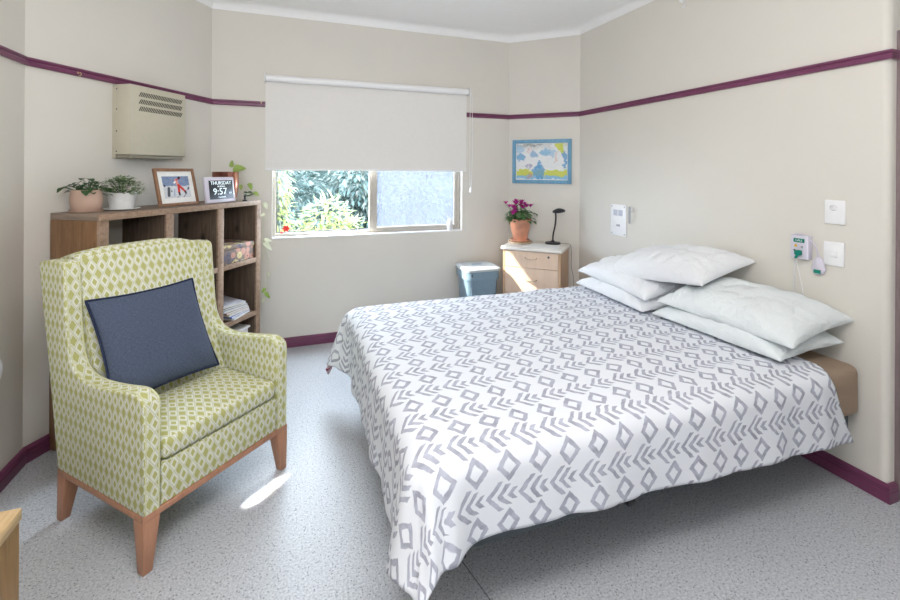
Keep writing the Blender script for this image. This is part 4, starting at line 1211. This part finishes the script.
finish('grip_hole', rr_loft([(0.030, 0.0035, 0.003, 0.53), (0.030, 0.0035, 0.003, 0.552)]), M['dark_hole'], bn, loc=(-0.165, -0.139, 0.008)).rotation_euler = (0, 0, R(-42))
bm = bmesh.new()
for q in range(9): bx(-0.14 + q * 0.035 - 0.004, -0.14 + q * 0.035 + 0.004, -0.1355, -0.128, 0.08, 0.44, 0.001, bm=bm)
finish('body_rib', bm, M['bin'], bn)['kind'] = 'stuff'

# ------------------------------------------------------------------ painting on the angled wall
pc = thing('picture', "child's blue and yellow painting in a sky-blue frame above the nightstand", 'picture', npos(0.322, 0.0005, 1.545), angR)
PW, PH, PF = 0.278, 0.207, 0.033
bm = bmesh.new()
for (x0, x1, z0, z1) in ((-PW, -PW + PF, -PH, PH), (PW - PF, PW, -PH, PH), (-PW + PF, PW - PF, -PH, -PH + PF), (-PW + PF, PW - PF, PH - PF, PH)):
    bx(x0, x1, -0.024, -0.0, z0, z1, 0.002, bm=bm)
finish('frame', bm, M['blue_frame'], pc)
def kids():
    k = NT('childs_painting', 0.6, 0.3)
    vec, u, w = k.uv()
    n = k.mul(k.sub(k.noise(vec, 6, 4), 0.5), 0.26); n2 = k.mul(k.sub(k.noise(k.scale(vec, 1, 1.4, 1), 16, 4), 0.5), 0.16)
    wn_ = k.add(k.add(w, n), n2); un = k.add(u, k.mul(n, 1.2))
    col = k.mix(k.noise(vec, 10, 3), (0.72, 0.76, 0.80), (0.84, 0.84, 0.82))
    B = (0.10, 0.33, 0.58); B2 = (0.20, 0.46, 0.68); YG = (0.60, 0.64, 0.10)
    def ell(cx, cy_, rx, ry, c, a=1.0):
        a = a * 0.8
        nonlocal col
        q = k.add(k.math('POWER', k.ab(k.div(k.sub(un, cx), rx)), 2.0), k.math('POWER', k.ab(k.div(k.sub(wn_, cy_), ry)), 2.0))
        col = k.mix(k.mul(k.lt(q, 1.0, 0.35), a), col, c)
    def band(z0, z1, x0, x1, c, a=1.0):
        nonlocal col
        q = k.mul(k.mul(k.lt(wn_, z1, 0.03), k.inv(k.lt(wn_, z0, 0.03))), k.mul(k.lt(un, x1, 0.03), k.inv(k.lt(un, x0, 0.03))))
        col = k.mix(k.mul(q, a), col, c)
    band(0.85, 1.1, -0.1, 0.72, (0.45, 0.46, 0.44), 0.35); band(0.93, 0.97, -0.1, 0.5, (0.12, 0.12, 0.12), 0.7)
    band(0.10, 0.27, -0.1, 1.1, YG, 0.95); band(0.02, 0.12, -0.1, 1.1, B2, 0.9)
    ell(0.10, 0.62, 0.09, 0.10, B); ell(0.07, 0.85, 0.10, 0.12, B2, .7); ell(0.36, 0.70, 0.05, 0.13, B, .8); ell(0.58, 0.76, 0.10, 0.08, B2); ell(0.70, 0.70, 0.05, 0.1, B2, .7)
    ell(0.46, 0.22, 0.12, 0.22, B); ell(0.45, 0.40, 0.05, 0.12, B); ell(0.93, 0.62, 0.06, 0.20, B); ell(0.97, 0.42, 0.03, 0.1, B)
    band(0.80, 1.1, 0.80, 0.96, YG, 0.95); ell(0.88, 0.80, 0.07, 0.08, YG); ell(0.79, 0.62, 0.02, 0.14, (0.62, 0.30, 0.20), .6)
    ell(0.27, 0.80, 0.06, 0.06, (0.60, 0.25, 0.28), .8); ell(0.275, 0.79, 0.045, 0.045, (0.80, 0.80, 0.80), 1)
    ell(0.26, 0.36, 0.05, 0.08, (0.28, 0.27, 0.45), .8); ell(0.26, 0.34, 0.025, 0.06, (0.75, 0.75, 0.78), 1); ell(0.27, 0.12, 0.05, 0.07, (0.55, 0.30, 0.25), .8)
    d = k.voro(vec, 22)
    col = k.mix(k.mul(k.lt(d, 0.10, 0.04), k.lt(k.ab(k.sub(w, 0.42)), 0.12, 0.02)), col, (0.30, 0.35, 0.50))
    k.color(col); return k.m
o = finish('painting', bx(-PW + PF + 0.006, PW - PF - 0.006, -0.012, -0.0105, -PH + PF + 0.006, PH - PF - 0.006), kids(), pc, smooth=False)
uv01(o, -PW + PF, PW - PF, -PH + PF, PH - PF)
finish('mat_board', bx(-PW + PF - 0.002, PW - PF + 0.002, -0.0104, -0.004, -PH + PF - 0.002, PH - PF + 0.002), M['paper'], pc, smooth=False)

# ------------------------------------------------------------------ fittings on the right wall (local: -x is out of the wall)
def on_right(name, label, cat, y, z, group=None): return thing(name, label, cat, (XR - 0.0005, y, z), 0, group)
def plate(o, hy, hz, t, mat=None, name='plate', bev=0.003): return finish(name, bx(-t, 0, -hy, hy, -hz, hz, bev, 2), mat or M['white_gloss'], o)
ec = on_right('emergency_intercom', 'white emergency call panel with two grey buttons above the far pillows', 'call panel', 2.902, 1.066)
plate(ec, 0.088, 0.125, 0.010)
for (yy, c) in ((0.028, 'offwhite'), (-0.030, 'offwhite')):
    finish('button', bx(-0.0135, -0.0102, yy - 0.022, yy + 0.022, 0.035, 0.082, 0.001), plain('pale_lilac_button', (0.50, 0.52, 0.60), 0.4, 0.4), ec)
finish('lettering', bx(-0.0110, -0.0102, -0.022, 0.018, -0.050, -0.034), M['grey_plastic'], ec, smooth=False)
for sy in (-1, 1):
    for sz in (-1, 1):
        o = finish('screw', lathe([(0, 0.002), (0.005, 0.0014), (0.006, 0)], 12), M['grey_plastic'], ec, loc=(-0.0102, sy * 0.072, sz * 0.108)); o.rotation_euler = (0, R(-90), 0)
ch2 = on_right('cord_bracket', 'slim grey and white bracket sticking out just right of the emergency call panel', 'bracket', 2.748, 1.12)
finish('bracket_arm', bx(-0.030, 0, -0.004, 0.018, 0.020, 0.060, 0.002), M['white_gloss'], ch2)
finish('blade', bx(-0.034, -0.0305, -0.010, 0.012, -0.065, 0.065, 0.001), M['grey_plastic'], ch2)
s1 = on_right('wall_socket', 'white wall plate with a round socket, upper of the two near the corner', 'wall plate', 1.396, 1.262)
plate(s1, 0.043, 0.058, 0.011)
o = finish('socket_ring', lathe([(0, 0.004), (0.006, 0.004), (0.008, 0.009), (0.012, 0.009), (0.015, 0.006), (0.015, 0)], 28), M['offwhite'], s1, loc=(-0.0112, 0.004, 0.022)); o.rotation_euler = (0, R(-90), 0)
s2 = on_right('light_switch', 'white rocker light switch, lower of the two wall plates near the corner', 'light switch', 1.399, 1.060)
plate(s2, 0.043, 0.058, 0.011)
finish('rocker', bx(-0.0165, -0.0112, -0.018, 0.018, -0.016, 0.016, 0.003), M['white_gloss'], s2)
cb_ = on_right('call_box', 'white call box with green label and coloured buttons beside the light switch', 'call box', 1.538, 1.072)
plate(cb_, 0.042, 0.060, 0.036, M['lilac'], 'box_body', 0.006)
finish('label', bx(-0.0372, -0.0362, -0.026, 0.026, 0.024, 0.044), M['green_plastic'], cb_, smooth=False)
text_mesh('CALL', 0.014, M['white_gloss'], cb_, (-0.0378, 0.0, 0.034), (R(90), 0, R(-90)), sx=1.1)
for (yy, zz, mm, rr_) in ((0.016, 0.006, 'yellow_plastic', 0.007), (-0.014, 0.002, 'grey_plastic', 0.006), (0.021, -0.018, 'slate', 0.005)):
    o = finish('button', lathe([(0, 0.004), (rr_ * 0.8, 0.0038), (rr_, 0.001), (rr_, 0)], 20), M[mm], cb_, loc=(-0.0362, yy, zz)); o.rotation_euler = (0, R(-90), 0)
o = finish('plug', bx(-0.062, -0.0365, -0.018, 0.010, -0.040, -0.014, 0.006), M['green_plastic'], cb_)
finish('plug_tail', tube([(-0.050, 0.0, -0.040), (-0.050, 0.008, -0.056)], 0.006, 10), M['green_plastic'], cb_)
finish('power_cable', tube(smooth_path([(-0.014, 0.030, -0.060), (-0.012, 0.038, -0.14), (-0.010, 0.040, -0.24), (-0.010, 0.040, -0.30)], 6), 0.0030, 8), M['offwhite'], cb_)
finish('pull_cord', tube([(-0.050, 0.006, -0.057), (-0.030, -0.012, -0.20), (-0.022, -0.022, -0.30)], 0.0013, 6), M['white_gloss'], cb_)
finish('cord_toggle', lathe([(0, -0.022), (0.007, -0.018), (0.007, 0.0), (0.004, 0.008), (0, 0.009)], 12), M['green_plastic'], cb_, loc=(-0.022, -0.022, -0.310))
hs = on_right('call_handset', 'white oval call handset with green button hanging right of the call box', 'handset', 1.462, 0.985)
bm = lathe([(0, 0), (0.030, 0.0), (0.033, 0.006), (0.030, 0.014), (0.018, 0.018), (0, 0.019)], 32)
for v in bm.verts: v.co = Vector((-v.co.z - 0.004, v.co.x * (1.0 if v.co.y < 0 else 0.82), v.co.y * (1.30 if v.co.y < 0 else 1.45)))
finish('handset_body', bm, M['lilac'], hs)
finish('call_button', bx(-0.0245, -0.0225, -0.016, 0.016, -0.032, -0.014, 0.0006), M['green_plastic'], hs)
finish('handset_cable', tube(smooth_path([(-0.012, 0.002, 0.047), (-0.014, 0.010, 0.09), (-0.018, 0.030, 0.125), (-0.022, 0.060, 0.148), (-0.024, 0.090, 0.152), (-0.022, 0.108, 0.146)], 6), 0.0030, 8), M['lilac'], hs)
pr_ = on_right('wall_button', 'small round white fitting high on the right wall near the ceiling', 'wall fitting', 2.297, 2.620)
o = finish('dome', lathe([(0, 0.020), (0.012, 0.019), (0.022, 0.012), (0.026, 0.004), (0.026, 0)], 28), M['white_gloss'], pr_); o.rotation_euler = (0, R(-90), 0)
finish('tab', bx(-0.006, 0, -0.024, 0.0, -0.060, -0.045, 0.001), M['offwhite'], pr_)

# ------------------------------------------------------------------ window sill bits
rf = thing('window_ornament', 'small red flower ornament stuck low on the left window pane', 'ornament', (-0.030, WY + 0.0295, 0.965))
bm = bmesh.new()
for q in range(6):
    a = q * PI / 3
    add_leaf(bm, (0.02, -0.016, 0.0), (math.cos(a), -0.2, math.sin(a)), (0, -1, 0), 0.032, 0.024, pts=5)
finish('petals', bm, M['red_fabric'], rf)
finish('suction_cup', lathe([(0, -0.012), (0.006, -0.011), (0.014, 0.002), (0.014, 0.003), (0, 0.003)], 18), M['red_fabric'], rf, loc=(0.02, 0.0, 0)).rotation_euler = (R(-90), 0, 0)
finish('drop', lathe([(0, -0.016), (0.012, -0.010), (0.014, 0.004), (0.006, 0.016), (0, 0.018)], 16), M['red_fabric'], rf, loc=(-0.012, -0.014, -0.040))
bt = thing('pump_bottle', 'small white pump bottle on the right end of the window sill', 'bottle', (1.425, YB + 0.024, WZ0 + 0.0115))
finish('bottle_body', lathe([(0, 0), (0.024, 0), (0.027, 0.004), (0.027, 0.082), (0.022, 0.092), (0.009, 0.098), (0.009, 0.104), (0, 0.105)], 24), M['white_gloss'], bt)
finish('pump', tube([(0, 0, 0.105), (0, 0, 0.128), (-0.026, 0, 0.130)], 0.005, 10), M['offwhite'], bt)

# ------------------------------------------------------------------ things cut by the left edge of the view
tb = thing('side_table', 'pale pine table with brown sides cut by the lower left corner', 'table', (-0.913, 1.160, 0))
finish('table_top', bx(-0.285, 0.292, -0.26, 0.26, 0.570, 0.600, 0.004), M['table_top'], tb)
finish('side_board', bx(0.268, 0.288, -0.256, 0.256, 0.08, 0.5695, 0.002), M['table_side'], tb)
finish('side_board', bx(-0.283, -0.263, -0.256, 0.256, 0.08, 0.5695, 0.002), M['table_side'], tb)
finish('back_board', bx(-0.2625, 0.2675, 0.240, 0.256, 0.08, 0.5695, 0.002), M['table_side'], tb)
for sx in (-0.262, 0.267):
    for sy in (-0.235, 0.235):
        finish('leg', bx(sx - 0.020, sx + 0.020, sy - 0.020, sy + 0.020, 0.001, 0.0795, 0.002), M['table_side'], tb)
wh = thing('wall_dispenser', 'white rounded fitting on the left wall, only its edge in view', 'wall fitting', (XL + 0.0005, 2.385, 0.60))
bm = lathe([(0, 0), (0.075, 0), (0.085, 0.01), (0.085, 0.045), (0.06, 0.075), (0, 0.08)], 40)
for v in bm.verts: v.co = Vector((v.co.z, v.co.x, v.co.y * 1.0))
finish('dispenser_body', bm, M['white_gloss'], wh)
finish('wall_bracket', bx(-0.0, 0.002, -0.09, 0.088, -0.088, -0.06, 0.0005), M['offwhite'], wh)

# ------------------------------------------------------------------ outside
struct(finish('ground', bx(-9, 12, YB + T + 0.02, 22, -0.5, -0.02), M['earth'], smooth=False))
def shrub(name, label, base, blobs, n, L, W, mats, seed, group=None, narrow=False, droop=0.3):
    random.seed(seed)
    t_ = thing(name, label, 'shrub' if name == 'garden_shrub' else 'tree', base, 0, group)
    bm = bmesh.new(); bs = bmesh.new()
    for (cx, cy_, cz, rx, ry, rz) in blobs:
        tube(smooth_path([(0, 0, 0), (cx * 0.4, cy_ * 0.4, cz * 0.5), (cx, cy_, cz)], 5), [0.03 if rz < 1.2 else 0.035] * 10 + [0.01], 6, bm=bs)
        for i in range(int(n / len(blobs))):
            a = random.uniform(0, 2 * PI); e = math.asin(random.uniform(-1, 1)); q = random.uniform(0.35, 1.0) ** 0.5
            P = Vector((cx + rx * q * math.cos(e) * math.cos(a), cy_ + ry * q * math.cos(e) * math.sin(a), cz + rz * q * math.sin(e)))
            d = Vector((math.cos(a) * math.cos(e), math.sin(a) * math.cos(e), math.sin(e) * 0.8 - droop)) + Vector((random.uniform(-.6, .6), random.uniform(-.6, .6), random.uniform(-.5, .3)))
            add_leaf(bm, P, d, (random.uniform(-.3, .3), random.uniform(-.3, .3), 1), L * random.uniform(0.7, 1.25), W * random.uniform(0.7, 1.2), random.randrange(len(mats)), pts=3, droop=0.25)
    finish('foliage', bm, mats, t_); finish('stem', bs, M['bark'], t_)
    return t_
shrub('garden_shrub', 'sunlit lime leafy shrub just outside the left half of the window', (0.42, 5.6, -0.02), [(0.03, 0, 0.72, 0.27, 0.25, 0.42), (-0.2, 0.1, 0.42, 0.32, 0.3, 0.40), (0.24, 0.05, 0.50, 0.24, 0.25, 0.40)], 1500, 0.17, 0.036, [M['out_lime'], M['out_lime'], M['out_pale']], 1, 'shrubs outside the window')
shrub('garden_shrub', 'tall narrow lime shrub at the left edge of the window view', (-0.13, 5.4, -0.02), [(0.0, 0, 1.35, 0.12, 0.2, 0.45), (0.02, 0, 0.75, 0.15, 0.2, 0.5)], 800, 0.13, 0.034, [M['out_lime'], M['out_pale']], 2, 'shrubs outside the window')
TR = [M['out_blue'], M['out_dark'], M['out_blue'], M['out_pale']]
shrub('tree', 'blue-green tree behind the lime shrub, seen through the left pane', (-0.5, 8.6, -0.02), [(0, 0, 1.0, 1.0, 0.6, 1.0), (0.7, 0.2, 0.7, 0.6, 0.6, 0.9), (-0.8, 0.3, 1.3, 0.6, 0.6, 0.9)], 4200, 0.15, 0.05, TR, 3, 'trees behind the shrubs')
shrub('tree', 'grey-green tree beyond the middle of the window', (1.9, 8.8, -0.02), [(0, 0, 1.0, 0.9, 0.6, 1.1), (-0.6, 0, 1.3, 0.6, 0.6, 0.8), (0.7, 0.2, 0.9, 0.6, 0.6, 0.9)], 4200, 0.15, 0.05, TR, 4, 'trees behind the shrubs')
shrub('tree', 'grey-green tree behind the flyscreened right half of the window', (4.9, 8.8, -0.02), [(0, 0, 0.9, 1.2, 0.6, 0.9), (1.2, 0.3, 1.0, 1.1, 0.6, 1.0)], 2600, 0.17, 0.055, TR, 5, 'trees behind the shrubs')
bm = bmesh.new()
bx(-7, 12, 11.0, 12.4, -0.01, 3.2, bm=bm)
bmesh.ops.subdivide_edges(bm, edges=list(bm.edges), cuts=60, use_grid_fill=True)
for v in bm.verts:
    if v.co.z > 0: v.co += Vector((noise.noise(v.co * 1.3), noise.noise(v.co * 1.7 + Vector((9, 0, 0))) * 1.2, noise.noise(v.co * 1.1 + Vector((0, 7, 0))))) * 0.5 + Vector((0, noise.noise(v.co * 9) * 0.25, 0))
hg = finish('hedge', bm, M['out_dark'], None, angle=180)
tag(hg, 'long dark green hedge closing the garden behind the trees', 'hedge')
